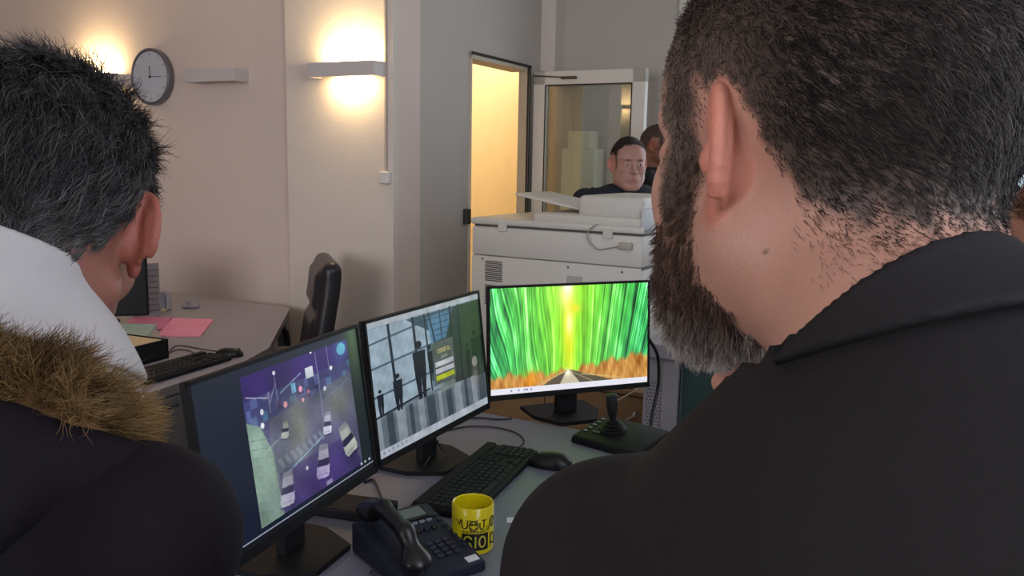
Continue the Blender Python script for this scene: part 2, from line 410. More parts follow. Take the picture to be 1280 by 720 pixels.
def wall_a(px, py, off=0.0):
    """where the sight line meets the lamp wall"""
    d = ray(px, py); n = VU; t = ((CORN + VU * off) - CAMP).dot(n) / d.dot(n); p = CAMP + d * t
    return (p - CORN).dot(VV), p.z
a1, z1 = wall_a(425, 86, -.14); sconce(a1, z1, True, 'lit white wall lamp on the pale pilaster left of the doorway', -.036)
a2, z2 = wall_a(262, 94, -.1); sconce(a2, z1 - .0, False, 'unlit white wall lamp between the clock and the pale pilaster', 0, .36)
a3, z3 = wall_a(110, 100, -.1); sconce(a3, z1, True, 'lit white wall lamp half hidden behind the grey-haired head, left of the clock')
sconce_back(-2.82, 2.42)
ac, zc = wall_a(189, 96, -.03)
ck = empty('wall_clock', M=RMAT @ Matrix.Translation((ac, 0, zc)) @ Matrix.Rotation(math.pi / 2, 4, 'X'))
MB().lathe([(.0, .0), (.15, .0), (.157, .012), (.157, .04), (.145, .045), (.140, .034), (0, .034)], 48).build('clock_case', mat('clock_metal', (120, 118, 124), .35, metal=.5), ck, smooth=True)
MB().lathe([(0, .036), (.14, .036), (.14, .0375), (0, .0375)], 48).build('dial', mat('dial_silver', (196, 202, 212), .18, metal=0, var=.03, coat=1), ck)
h = MB(); h.box((-.002, -.01, .038), (.002, .06, .04)); h.box((-.01, -.0015, .038), (.09, .0015, .04)); h.lathe([(.007, .038), (.007, .042)], 12)
h.build('clock_hands', M_dark, ck)
for i in range(12):
    tk = MB(); tk.box((-.002, .118, .038), (.002, .132, .039), M=Matrix.Rotation(i * math.pi / 6, 4, 'Z'))
    tk.build('hour_mark', MATS['conduit_tmp'] if 'conduit_tmp' in MATS else mat('mark_grey', (120, 122, 128), .5), ck)
setp(ck, 'round silver wall clock left of the unlit wall lamp', 'clock')
# cable conduit with socket box running down the pilaster edge
az, zz = wall_a(483, 222, -.04)
cd = empty('wall_cable', M=RMAT @ Matrix.Translation((az, -.036, zz)))
MB().box((-.006, -.014, .02), (.006, 0, CEIL - zz), bev=.002).build('conduit', mat('conduit_paint', (196, 186, 174), .6), cd)
MB().box((-.028, -.03, -.03), (.028, 0, .03), bev=.006).build('socket_box', mat('socket_white', (218, 214, 214), .5), cd)
setp(cd, 'thin surface cable duct ending in a small socket box on the pilaster', 'cable duct')

# ------------------------------------------------------------------ main desk
ZD = .74
M_desk = mat('desk_laminate', (112, 114, 128), .45, var=.03, bump=.02, bscale=200)
M_deskleg = mat('desk_leg_metal', (120, 122, 128), .4, metal=.4)
def inr(p): return unrm(p)
rl = on(614, 521, ZD); rr_ = on(812, 549, ZD)
b_rear = (inr(rl)[1] + inr(rr_)[1]) / 2
pm = on(470, 590, .82); a_left = inr(pm)[0] - .24
dk = empty('desk', M=RMAT)
y0 = b_rear - 1.5
MB().poly([(a_left, b_rear), (a_left, y0), (a_left + .86, y0), (a_left + .86, b_rear - .85), (a_left + 1.0, b_rear - .72), (a_left + 1.45, b_rear - .72), (a_left + 1.45, b_rear)], ZD - .028, ZD).build('desktop', M_desk, dk)
for (x, y) in ((.05, -.06), (.05, -1.44), (.80, -1.44), (1.40, -.06), (1.40, -.66)):
    MB().box((a_left + x - .025, b_rear + y - .025, 0), (a_left + x + .025, b_rear + y + .025, ZD - .028), bev=.004).build('leg', M_deskleg, dk)
setp(dk, 'grey-lavender corner desk carrying the three monitors', 'desk')

# ------------------------------------------------------------------ monitors
def paint(w, h): return np.zeros((h, w, 3), np.float32)
class Pic:
    def __init__(s, w=448, h=252, col=(0, 0, 0)):
        s.w, s.h = w, h; s.a = np.zeros((h, w, 3), np.float32) + np.array(col, np.float32) / 255
        yy, xx = np.mgrid[0:h, 0:w]; s.x = (xx + .5) / w; s.y = (yy + .5) / h
    def put(s, m, col, op=1.0):
        m = (m.astype(np.float32) * op)[..., None]; s.a = s.a * (1 - m) + (np.array(col, np.float32) / 255) * m
    def rect(s, x0, y0, x1, y1, col, op=1): s.put((s.x >= x0) & (s.x <= x1) & (s.y >= y0) & (s.y <= y1), col, op)
    def poly(s, pts, col, op=1):
        ins = np.zeros(s.x.shape, bool); n = len(pts)
        for i in range(n):
            x0, y0 = pts[i]; x1, y1 = pts[(i + 1) % n]
            if y0 == y1: continue
            c = ((y0 > s.y) != (y1 > s.y)) & (s.x < (x1 - x0) * (s.y - y0) / (y1 - y0) + x0); ins ^= c
        s.put(ins, col, op)
    def line(s, x0, y0, x1, y1, wd, col, op=1):
        asp = s.w / s.h; dx, dy = (x1 - x0) * asp, y1 - y0; px, py = (s.x - x0) * asp, s.y - y0
        t = np.clip((px * dx + py * dy) / (dx * dx + dy * dy + 1e-9), 0, 1); d = np.hypot(px - t * dx, py - t * dy)
        s.put(np.clip((wd - d) / .006 + .5, 0, 1), col, op)
    def blob(s, x, y, rx, ry, col, op=1, p=1.0):
        d = ((s.x - x) / rx) ** 2 + ((s.y - y) / ry) ** 2; s.put(np.exp(-d * p), col, op)
    def disc(s, x, y, rx, ry, col, op=1):
        d = np.sqrt(((s.x - x) / rx) ** 2 + ((s.y - y) / ry) ** 2); s.put(np.clip((1 - d) * 8, 0, 1), col, op)
    def text(s, txt, x, y, h, col, op=1):
        px = h / 5; pw = px * s.h / s.w * 1.15
        for ch in txt:
            g = FONT.get(ch)
            if g:
                for r, row in enumerate(g):
                    for c_, b in enumerate(row):
                        if b == '1': s.rect(x + c_ * pw, y + r * px, x + (c_ + 1) * pw, y + (r + 1) * px, col, op)
            x += 4 * pw
FONT = {'E': ('111', '100', '110', '100', '111'), 'U': ('101', '101', '101', '101', '111'), 'R': ('110', '101', '110', '101', '101'), 'O': ('111', '101', '101', '101', '111'),
        'P': ('110', '101', '110', '100', '100'), 'A': ('010', '101', '111', '101', '101'), 'L': ('100', '100', '100', '100', '111'), 'G': ('111', '100', '101', '101', '111'),
        'I': ('010', '010', '010', '010', '010'), 'N': ('101', '111', '111', '101', '101'), 'T': ('111', '010', '010', '010', '010'), '1': ('010', '110', '010', '010', '111'), '0': ('111', '101', '101', '101', '111')}
rng = np.random.RandomState(4)
def noise2(P, fx, fy, seed):
    r = np.random.RandomState(seed); o = 0
    for _ in range(8):
        kx, ky = r.normal(0, fx), r.normal(0, fy); o = o + np.sin(P.x * kx + P.y * ky + r.uniform(0, 6.28))
    return o / 2.8
def pic_traffic():
    p = Pic(col=(12, 22, 44)); X0, X1 = .235, .915
    p.put(np.clip(1 - p.x * 4, 0, 1), (20, 34, 48), .5)
    p.put(p.x > X1, (16, 30, 34)); p.blob(.96, .06, .05, .25, (70, 96, 56), .9)
    q = Pic(col=(58, 52, 98)); x, y = q.x, q.y          # camera picture in its own 0..1 frame
    q.rect(0, 0, 1, .17, (42, 22, 92)); q.blob(.8, .1, .4, .12, (62, 34, 120), .7)
    q.rect(0, .16, 1, .34, (54, 58, 112), .8)
    for i in range(34):
        xx = rng.rand(); yy = .15 + .2 * rng.rand(); q.rect(xx, yy, xx + .03 + .04 * rng.rand(), yy + .03 + .05 * rng.rand(), [(92, 110, 170), (38, 28, 72), (110, 90, 130), (70, 130, 170)][i % 4], .6)
    q.poly([(.18, .34), (1, .26), (1, 1), (.1, 1)], (84, 86, 108), .8)
    q.blob(.42, .52, .10, .26, (150, 158, 118), .7); q.blob(.82, .45, .16, .14, (118, 128, 92), .7); q.blob(.62, .66, .3, .1, (70, 66, 120), .5)
    q.poly([(0, .3), (.10, .36), (.17, .55), (.19, 1), (0, 1)], (128, 158, 132), .85); q.blob(.05, .45, .06, .1, (170, 200, 190), .8)
    for i in range(9): q.line(0.01, .42 + i * .06, .18, .47 + i * .06, .004, (96, 120, 108), .6)
    q.poly([(.2, .72), (.9, .72), (1, 1), (.2, 1)], (54, 40, 98), .85)
    for i in range(8): q.poly([(.2 + i * .055, .63 - i * .006), (.225 + i * .055, .62 - i * .006), (.262 + i * .055, .69 - i * .006), (.235 + i * .055, .70 - i * .006)], (148, 150, 164), .65)
    q.line(.26, .75, .66, .62, .005, (150, 200, 214), .95); q.line(.3, .80, .37, .97, .005, (110, 108, 140), .5)
    q.line(.1, .54, .35, .46, .004, (180, 184, 200), .6); q.line(.65, .40, .98, .30, .005, (120, 124, 150), .8); q.line(.66, .43, .98, .33, .004, (120, 124, 150), .5)
    for (xx, y0, y1) in ((.27, .08, .24), (.66, .02, .56), (.78, .0, .18), (.2, .16, .3)): q.line(xx, y0, xx, y1, .006, (150, 156, 190), .8)
    q.line(.02, .14, .2, .20, .004, (190, 196, 210), .8); q.line(.27, .12, .2, .24, .004, (170, 176, 200), .8); q.line(.3, .20, .5, .12, .005, (150, 190, 220), .8)
    q.rect(.545, .10, .62, .18, (200, 206, 214)); q.rect(.40, .17, .44, .24, (120, 190, 230), .9); q.disc(.93, .06, .05, .05, (110, 200, 220), .9); q.blob(.93, .06, .08, .08, (80, 160, 190), .5)
    for (xx, yy, c, r) in ((.27, .05, (235, 235, 250), .012), (.48, .23, (240, 160, 190), .018), (.33, .29, (240, 160, 170), .018), (.55, .27, (230, 120, 140), .012), (.12, .36, (240, 240, 250), .016), (.8, .17, (250, 250, 255), .014), (.62, .0, (240, 240, 250), .012), (.49, .31, (250, 180, 190), .012), (.71, .30, (230, 230, 240), .014), (.13, .27, (230, 235, 250), .016), (.44, .79, (255, 255, 255), .012)): q.disc(xx, yy, r, r * 1.3, c)
    def car(cx, cy, s, body, ang):
        c_, s_ = math.cos(ang), math.sin(ang)
        def T_(pts): return [(cx + s * (a * c_ - b * s_) * 1.0, cy + s * (a * s_ + b * c_)) for a, b in pts]
        k = lambda f: tuple(min(255, int(v * f)) for v in body)
        q.poly(T_([(-.50, .1), (-.44, -.5), (-.3, -.95), (.3, -.95), (.44, -.5), (.50, .1)]), k(.72), .85)
        q.poly(T_([(-.34, -.62), (.34, -.62), (.40, -.08), (-.40, -.08)]), k(.95), .8)
        q.poly(T_([(-.46, -.06), (.46, -.06), (.48, .34), (-.48, .34)]), (24, 20, 46))
        q.poly(T_([(-.52, .26), (-.46, .36), (.46, .36), (.52, .26), (.54, .8), (.42, 1.05), (-.42, 1.05), (-.54, .8)]), k(1.12))
        q.poly(T_([(-.44, .80), (.44, .80), (.40, .88), (-.40, .88)]), k(.8), .7)
        q.poly(T_([(-.54, 1.05), (.54, 1.05), (.5, 1.2), (-.5, 1.2)]), (34, 20, 70), .7)
    car(.30, .45, .06, (190, 190, 176), .25); car(.69, .55, .080, (206, 208, 220), .2)
    car(.25, .84, .115, (196, 196, 206), .18); car(.60, .80, .12, (200, 198, 210), .2); car(.87, .74, .13, (176, 184, 170), -.3)
    q.put((np.abs(x - .63) < .03) & (np.abs(y - .98) < .015), (170, 170, 190), .8)
    q.blob(.35, .6, .25, .3, (140, 150, 150), .35); q.blob(.12, .8, .12, .3, (150, 176, 160), .4); q.blob(.75, .5, .35, .25, (110, 112, 140), .35); q.blob(.5, .9, .3, .12, (76, 50, 140), .4)
    q.a *= (1 + .03 * noise2(q, 90, 60, 3) + .10 * noise2(q, 12, 9, 8))[..., None]
    u = np.clip((p.x - X0) / (X1 - X0), 0, .999); v = np.clip((p.y - .05) / .88, 0, .999)
    img = q.a[(v * q.h).astype(int), (u * q.w).astype(int)]
    m = (p.x > X0) & (p.x < X1) & (p.y > .05) & (p.y < .93); p.a = np.where(m[..., None], img, p.a)
    p.rect(0, .955, 1, .963, (150, 160, 175)); p.rect(0, .965, 1, 1, (10, 12, 18))
    for xx in (.90, .93, .965): p.rect(xx, .92, xx + .012, .935, (200, 205, 215))
    return p.a
def pic_login():
    p = Pic(col=(150, 172, 190)); x, y = p.x, p.y
    p.poly([(0, .05), (.5, .05), (.5, .75), (0, .75)], (168, 190, 206))
    p.poly([(.50, .05), (1, .05), (1, .8), (.62, .8)], (44, 56, 60)); p.poly([(.78, .05), (1, .05), (1, .6), (.8, .5)], (50, 68, 54), .7)
    p.poly([(.3, .05), (.74, .05), (.6, .4), (.56, .62), (.5, .2)], (62, 88, 104)); p.poly([(.48, .08), (.72, .07), (.64, .28), (.5, .3)], (96, 150, 190), .8)
    p.poly([(.46, .3), (.7, .3), (.66, .62), (.48, .66)], (110, 134, 148))
    for a, b, w_, c in ((.16, .18, .018, (22, 38, 54)), (.36, .37, .018, (24, 38, 54)), (.46, .47, .012, (26, 40, 54)), (.50, .60, .01, (28, 44, 56)), (.70, .68, .016, (22, 34, 40)), (.6, .6, .008, (40, 60, 76)), (.78, .76, .012, (16, 24, 28))): p.line(a, .05, b, .74, w_, c)
    for y0, y1 in ((.16, .10), (.34, .3), (.55, .52)): p.line(0, y0, .5, y1, .007, (50, 72, 92), .8)
    for i in range(5): p.line(.46 + i * .03, .1 + i * .05, .75, .1 + i * .05, .004, (40, 60, 78), .7)
    p.poly([(0, .70), (.36, .66), (1, .72), (1, .94), (0, .94)], (120, 134, 146)); p.put((y > .72) & (y < .94), (96, 106, 116), .5)
    for i in range(12): xx = .02 + i * .085; p.put((np.abs(x - xx - .02 * (y - .7)) < .016 + .01 * (i % 3)) & (y > .70) & (y < .94), (34, 50, 64) if i % 2 else (176, 190, 200), .6)
    p.line(0, .70, .45, .65, .008, (30, 42, 54))
    def man(cx, top, h, w_):
        p.disc(cx, top + h * .07, w_ * .28, h * .07, (14, 22, 38)); p.poly([(cx - w_ * .5, top + h * .18), (cx + w_ * .5, top + h * .18), (cx + w_ * .42, top + h * .6), (cx + w_ * .25, top + h), (cx + w_ * .05, top + h), (cx, top + h * .62), (cx - w_ * .05, top + h), (cx - w_ * .3, top + h), (cx - w_ * .45, top + h * .6)], (16, 24, 40))
    man(.385, .24, .46, .11); man(.19, .43, .28, .075); man(.05, .50, .2, .05); man(.48, .30, .30, .05); man(.92, .3, .42, .08); man(.84, .4, .3, .05); man(.98, .3, .34, .05)
    p.disc(.90, .58, .03, .05, (170, 160, 160), .9); p.blob(.90, .7, .03, .08, (150, 140, 140), .7)
    p.rect(.50, .30, .70, .645, (92, 102, 98)); p.text('EUROPOL', .548, .36, .036, (206, 196, 128)); p.text('LOGIN', .575, .42, .024, (190, 194, 190))
    p.rect(.515, .465, .69, .505, (214, 216, 226)); p.rect(.515, .52, .69, .56, (208, 210, 222)); p.rect(.515, .575, .69, .615, (196, 208, 40)); p.rect(.55, .65, .69, .72, (140, 152, 146), .8)
    p.rect(0, 0, 1, .045, (188, 196, 206)); p.rect(0, .94, 1, 1, (196, 204, 216))
    for i in range(6): p.rect(.03 + i * .035, .958, .042 + i * .035, .975, (96, 120, 160), .7)
    p.a *= (1 + .05 * noise2(p, 60, 40, 2))[..., None]
    return p.a
def pic_bamboo():
    p = Pic(col=(90, 215, 60)); x, y = p.x, p.y; cx, cy = .475, .80
    ang = (x - cx + .012 * np.sin(y * 3 + x * 25)) / (1.15 + .38 * (.8 - y)) * 1.35; r = np.hypot(x - cx, y - cy)
    n = 0
    rr = np.random.RandomState(9)
    for k in (33, 61, 97, 171, 263, 330): n = n + np.sin(ang * k * 1.3 + rr.uniform(0, 6) + .6 * np.sin(y * 5 + k)) * (1.0 if k < 100 else .8)
    n = n / 3.2; n = n + .25 * noise2(p, 70, 16, 12); side = np.clip(np.abs(x - cx) * 2.1, 0, 1)
    base = np.stack([60 + 90 * (1 - side), 190 + 50 * (1 - side), 50 + 36 * side], -1) / 255
    base *= (1 + (.18 + .22 * side) * n)[..., None]
    hi = np.clip(n - .35, 0, 1) * (.55 + side); base += hi[..., None] * np.array([.5, .55, .5]) * .8
    dk = np.clip(-n - .3, 0, 1) * side; base *= (1 - .6 * dk)[..., None]
    hz = np.clip((y - .05) * 1.6, 0, 1) * np.clip(side * 1.3, 0, 1); base = base * (1 - .35 * hz[..., None]) + np.array([.20, .62, .46]) * (.35 * hz)[..., None]
    p.a = np.clip(base, 0, 1.0).astype(np.float32)
    p.blob(.5, .1, .13, .45, (170, 250, 40), .6); p.blob(cx + .005, .35, .035, .5, (250, 235, 30), .95); p.blob(cx - .01, .08, .05, .14, (255, 250, 150), 1); p.blob(cx + .01, .36, .022, .12, (255, 255, 190), .9); p.blob(cx + .05, .22, .03, .05, (250, 230, 40), .8); p.blob(cx, .01, .03, .07, (255, 255, 240), 1)
    gr = .80 + .02 * np.sin(x * 40) + .015 * np.sin(x * 97) - .13 * np.clip((x - .5) * 2, 0, 1) ** .7 + .05 * np.clip(.45 - x, 0, 1) * 0
    gm = np.clip((y - gr) / .05, 0, 1); gn = noise2(p, 160, 30, 1) * .6 + noise2(p, 60, 20, 2) * .5; gc = np.stack([196 + 26 * gn, 138 + 28 * gn, 66 + 22 * gn], -1) / 255
    p.a = p.a * (1 - gm[..., None]) + gc * gm[..., None]
    p.blob(.24, .88, .05, .08, (240, 150, 20), .7)
    p.poly([(cx - .012, .81), (cx + .012, .81), (.80, .96), (.30, .96)], (92, 84, 66)); p.poly([(cx - .006, .81), (cx + .008, .81), (.56, .96), (.42, .96)], (196, 186, 160)); p.blob(cx, .84, .02, .04, (255, 255, 220), .9)
    p.line(cx - .01, .82, .27, .95, .006, (200, 170, 120)); p.line(cx + .09, .86, .82, .93, .006, (206, 186, 120), .8); p.line(cx + .02, .83, .66, .96, .004, (200, 180, 140), .7)
    p.rect(0, .945, 1, 1, (226, 226, 236))
    for xx in (.12, .165, .20, .215, .24): p.rect(xx, .96, xx + .01, .98, (90, 110, 140), .8)
    return p.a
def lin_np(a):
    a = np.clip(a, 0, 1); return np.where(a <= .04045, a / 12.92, ((a + .055) / 1.055) ** 2.4)
def monitor(pl, pr, tilt, pic, strength, label, zb=.82, w=.54, h=.338, base_off=.03, base_shape='hex', basew=.22):
    """pl, pr: lower corners of the panel (left, right as seen from the front)"""
    d = (pr - pl); d.z = 0; cen = (pl + pr) / 2; ang = math.atan2(d.y, d.x)
    root = empty('monitor', (cen.x, cen.y, ZD), ang)         # local x along the screen, local -y faces the viewer
    setp(root, label, 'monitor', 'black computer monitors on the corner desk')
    Tm = Matrix.Translation((0, 0, zb - ZD)) @ Matrix.Rotation(-tilt, 4, 'X')
    pn = MB(); bz = .007; bb = .016
    pn.box((-w / 2, .0, 0), (w / 2, .014, h), bev=.003); pn.box((-w / 2 + .06, .012, .04), (w / 2 - .06, .038, h - .06), bev=.012)
    pn.box((-w / 2, -.004, 0), (w / 2, .002, bb)); pn.box((-w / 2, -.004, h - bz), (w / 2, .002, h)); pn.box((-w / 2, -.004, 0), (-w / 2 + bz, .002, h)); pn.box((w / 2 - bz, -.004, 0), (w / 2, .002, h))
    pnl = pn.build('panel', M_black, root, M=Tm)
    a = pic(); H, Wd = a.shape[:2]; xs = np.linspace(-w / 2 + bz, w / 2 - bz, Wd + 1); zs = np.linspace(h - bz, bb, H + 1)
    # one small square per picture point so the image stays crisp
    X0, Z0 = np.meshgrid(xs[:-1], zs[:-1]); X1, Z1 = np.meshgrid(xs[1:], zs[1:])
    V = np.stack([np.stack([X0, 0 * X0 - .0012, Z1], -1), np.stack([X1, 0 * X0 - .0012, Z1], -1), np.stack([X1, 0 * X0 - .0012, Z0], -1), np.stack([X0, 0 * X0 - .0012, Z0], -1)], 2).reshape(-1, 3)
    Q = np.arange(len(V)).reshape(-1, 4); C = np.repeat(lin_np(a).reshape(-1, 3), 4, axis=0)
    so = mesh_np('screen', V, Q, screen_mat('screen_' + pic.__name__[4:], strength), root, col=C, smooth=False)
    so.matrix_local = Tm; so['label'] = {'pic_traffic': 'screen showing a night traffic camera view with white cars', 'pic_login': 'screen showing a grey and yellow login box over a glass hall with dark silhouettes', 'pic_bamboo': 'bright screen showing a green bamboo forest path'}[pic.__name__]
    MB().box((-.035, .030, .01), (.035, .052, .24), bev=.004).build('neck', M_black, root)
    bs = MB()
    hb = basew / 2
    bs.poly([(-hb, .03), (-hb * .55, -.058), (hb * .55, -.058), (hb, .03), (hb, .14), (-hb, .14)], 0.0005, .012)
    bs.build('base', M_black, root)
    return root
mL = (on(470, 590, .82)); 
monitor(Vector((*( (on(470, 590, .82) + (on(288, 716, .82) - on(470, 590, .82)).normalized() * .54).xy ), 0)), Vector((*mL.xy, 0)), math.radians(8), pic_traffic, .85, 'left monitor showing a purple night traffic camera view')
monitor(Vector((*on(471, 586, .82).xy, 0)), Vector((*on(613, 509, .82).xy, 0)), math.radians(7), pic_login, .66, 'middle monitor showing a login box over a glass hall with silhouettes')
monitor(Vector((*on(608, 502, .82).xy, 0)), Vector((*on(813, 483, .82).xy, 0)), math.radians(4), pic_bamboo, 1.05, 'right monitor showing a bright green bamboo forest path')
# ------------------------------------------------------------------ things on the main desk
def frame2(p0, p1, z):
    """matrix with local x from p0 to p1, origin at p0"""
    a = math.atan2(p1.y - p0.y, p1.x - p0.x); return Matrix.Translation((p0.x, p0.y, z)) @ Matrix.Rotation(a, 4, 'Z')
M_key = mat('key_black', (30, 31, 34), .6, var=.05, spec=.25)
def keyboard(M, L, D, label, group=None):
    """local x = long side, local y = away from the typist"""
    e = empty('keyboard', M=M); setp(e, label, 'keyboard', group)
    k = MB(); k.box((0, 0, 0), (L, D, .016), bev=.004)
    k.box((0.004, D - .03, .012), (L - .004, D - .004, .022), bev=.003); k.build('case', M_black, e, smooth=False)
    km = M_key; x = .008
    blocks = [(.008, .008 + L * .66, 14), (L * .70, L * .80, 3), (L * .825, L - .008, 4)]
    keys = []
    for bi, (x0, x1, n) in enumerate(blocks):
        for r in range(5 + (bi < 2)):
            y0 = .010 + r * (D - .042) / 6.0
            if bi == 0 and r == 0: cuts = [0, .09, .18, .27, .64, .73, .82, .91, 1]
            else:
                off = [0, .55, .3, .15, 0, 0][r]; cuts = [0] + [min(1, (i + 1 + off * .6) / n) for i in range(n - 1)] + [1]
            if bi == 1 and r in (1, 2) : 
                if r == 2: continue
                cuts = [1 / 3, 2 / 3]
            for a, b in zip(cuts[:-1], cuts[1:]):
                if b - a > .01: keys.append((x0 + (x1 - x0) * a, x0 + (x1 - x0) * b, y0, y0 + (D - .042) / 6.0))
    proto = None
    for i, (a, b, c, d) in enumerate(keys):
        g = 0.0012
        kb = MB(); z0, z1 = .0155, .0215 + .0015 * (c / D)
        vs = [kb.b.verts.new(v) for v in ((a + g, c + g, z0), (b - g, c + g, z0), (b - g, d - g, z0), (a + g, d - g, z0), (a + g + .002, c + g + .002, z1), (b - g - .002, c + g + .002, z1), (b - g - .002, d - g - .001, z1), (a + g + .002, d - g - .001, z1))]
        for f in ((3, 2, 1, 0), (4, 5, 6, 7), (0, 1, 5, 4), (1, 2, 6, 5), (2, 3, 7, 6), (3, 0, 4, 7)): kb.b.faces.new([vs[j] for j in f])
        kb.build('key', km, e)
    return e
pA = on(659, 578, ZD); pB = on(516, 690, ZD)      # front long edge: far right end and near end
kp = on(605, 560, ZD)
dirK = (on(605, 560, ZD) - on(505, 641, ZD)).normalized(); nK = Vector((-dirK.y, dirK.x, 0))
far_l = on(605, 560, ZD); near_l = far_l - dirK * .452
kD = .150
org = near_l - nK * (kD + .008)
keyboard(Matrix.Translation((org.x, org.y, ZD + .0005)) @ Matrix.Rotation(math.atan2(dirK.y, dirK.x), 4, 'Z'), .452, kD, 'long black keyboard in front of the middle monitor, behind the yellow mug')

def sdf_obj(name, fn, lo, hi, h, m, parent=None, M=None, col=None):
    V, Q = nets(fn, lo, hi, h); o = mesh_np(name, V, Q, m, parent, col=None if col is None else col(V))
    if M is not None: o.matrix_local = M
    return o
def mouse(loc, ang, label, sc=1.0):
    e = empty('computer_mouse', loc, ang); setp(e, label, 'computer mouse')
    def f(P):
        d = ell(P, (0, 0, .004), (.058 * sc, .031 * sc, .034 * sc)); d = smin(d, ell(P, (-.018, 0, .006), (.04 * sc, .030 * sc, .031 * sc)), .01)
        d = smax(d, -P[:, 2], .003); g = np.maximum(np.abs(P[:, 1]) - .0007, .012 - P[:, 0]); return np.maximum(d, -np.maximum(g, -(d + .0015)))
    sdf_obj('shell', f, (-.065, -.04, -.003), (.065, .04, .045), .0016, M_blackg, e)
    MB().lathe([(.0, -.0035), (.009, -.0035), (.010, 0), (.009, .0035), (0, .0035)], 20, M=Matrix.Translation((.036 * sc, 0, .026 * sc)) @ Matrix.Rotation(math.pi / 2, 4, 'X')).build('scroll_wheel', M_dark, e, smooth=True)
    return e
mp = on(687, 583, ZD); mouse((mp.x, mp.y, ZD + .0005), math.radians(165), 'black computer mouse on the desk right of the long keyboard')
M_cable = mat('cable_black', (18, 18, 20), .5)
def cable(name, pts, r, label, m=None, cat='cable', n=8):
    o = MB().tube(spline(pts, n), r, 8).build(name, m or M_cable, None, smooth=True); setp(o, label, cat); return o
zc_ = ZD + .0028
cable('mouse_cable', [on(661, 577, ZD + .009), on(652, 572, zc_), on(648, 562, zc_), on(655, 551, zc_), on(645, 541, zc_), on(618, 534, zc_), on(585, 533, zc_), on(560, 538, zc_)], .0022, 'thin black mouse cable curling over the desk behind the keyboard')
cable('monitor_cable', [on(640, 523, zc_), on(622, 524, zc_), on(600, 522, zc_), on(580, 523, zc_)], .0026, 'short black cable lying between the middle and right monitors')
def dn(px, py, z): return on(px, py, z)
c1 = at(545, 552, 2.27); cable('screen_cable', [on(547, 551, .80), on(540, 565, ZD + .02), on(530, 582, zc_ + .012)], .0028, 'black cable hanging down under the middle monitor')
cable('screen_cable', [on(546, 552, .80), on(556, 568, ZD + .02), on(563, 580, zc_)], .0022, 'thin second cable hanging under the middle monitor, nearer the keyboard')
cable('power_cable', [at(812, 425, 2.63), at(822, 445, 2.70), at(823, 480, 2.72), at(815, 520, 2.70), at(810, 560, 2.68), at(806, 640, 2.68), Vector((.45, 2.72, .0055))], .0055, 'thick black power cable hanging down behind the right edge of the bamboo monitor')
# yellow mug
M_mug = mat('mug_glaze_yellow', (214, 198, 20), .25, var=.02, coat=.4)
M_ink = mat('mug_print_black', (22, 22, 14), .4)
mgp = on(587, 694, ZD); MR, MH = .0425, .098
mg = empty('mug', (mgp.x + .004, mgp.y + .035, ZD + .0005)); setp(mg, 'yellow mug with black cartoon lettering beside the desk phone', 'mug')
MB().lathe([(0, 0), (MR - .004, 0), (MR - .001, .003), (MR, .012), (MR, MH - .002), (MR - .0015, MH), (MR - .0035, MH - .002), (MR - .0035, .008), (0, .006)], 56).build('cup', M_mug, mg, smooth=True)
hd = [Vector((0, 0, 0))]
ha = math.radians(75)
hp = [Vector((math.cos(ha) * r_, math.sin(ha) * r_, z_)) for r_, z_ in ((MR - .003, .078), (MR + .018, .080), (MR + .030, .062), (MR + .030, .040), (MR + .016, .022), (MR - .003, .022))]
MB().tube(spline(hp, 6), .0055, 10).build('handle', M_mug, mg, smooth=True)
pr = MB()
def on_mug(u, z, off=.0006): # u = arc length in metres, 0 faces the camera
    a = -math.pi / 2 + .32 + u / MR; return Vector((math.cos(a) * (MR + off), math.sin(a) * (MR + off), z))
def patch(mb, u0, u1, z0, z1, off=.0006, n=6):
    for i in range(n):
        a, b = u0 + (u1 - u0) * i / n, u0 + (u1 - u0) * (i + 1) / n
        mb.b.faces.new([mb.b.verts.new(on_mug(x, z, off)) for x, z in ((a, z0), (b, z0), (b, z1), (a, z1))])
def ringp(mb, cu, cz, ru, rz, wd, a0=0, a1=6.2832, off=.0008, n=22):
    for i in range(n):
        p_, q_ = a0 + (a1 - a0) * i / n, a0 + (a1 - a0) * (i + 1) / n
        mb.b.faces.new([mb.b.verts.new(on_mug(cu + math.cos(t) * (ru + s), cz + math.sin(t) * (rz + s), off)) for t, s in ((p_, -wd / 2), (p_, wd / 2), (q_, wd / 2), (q_, -wd / 2))])
def bar(mb, u0, z0, u1, z1, wd, off=.0008):
    d = Vector((u1 - u0, z1 - z0)); n_ = Vector((-d.y, d.x)).normalized() * wd / 2
    mb.b.faces.new([mb.b.verts.new(on_mug(x, z, off)) for x, z in ((u0 + n_.x, z0 + n_.y), (u1 + n_.x, z1 + n_.y), (u1 - n_.x, z1 - n_.y), (u0 - n_.x, z0 - n_.y))])
patch(pr, -.034, .022, .012, .047); 
bar(pr, -.046, .076, -.040, .064, .0022); bar(pr, -.040, .064, -.036, .076, .0022)
ringp(pr, -.028, .066, .006, .008, .0024, math.pi, 6.2832); bar(pr, -.034, .066, -.034, .076, .0024); bar(pr, -.022, .066, -.022, .076, .0024)
ringp(pr, -.010, .064, .0085, .0105, .0024); ringp(pr, -.010, .061, .005, .004, .0016, math.pi, 6.28)
for x in (-.0135, -.0065): ringp(pr, x, .067, .0018, .0022, .0022, n=8)
bar(pr, -.018, .076, -.012, .072, .002); bar(pr, -.002, .076, -.008, .072, .002)
ringp(pr, .007, .062, .0045, .006, .0024, math.pi, 6.2832); bar(pr, .0025, .062, .0025, .070, .0024); bar(pr, .0115, .062, .0115, .076, .0024); bar(pr, .007, .074, .017, .074, .002)
ringp(pr, .034, .066, .0085, .010, .0024); 
for i in range(4): bar(pr, .028 + i * .004, .058, .030 + i * .004, .074, .0014)
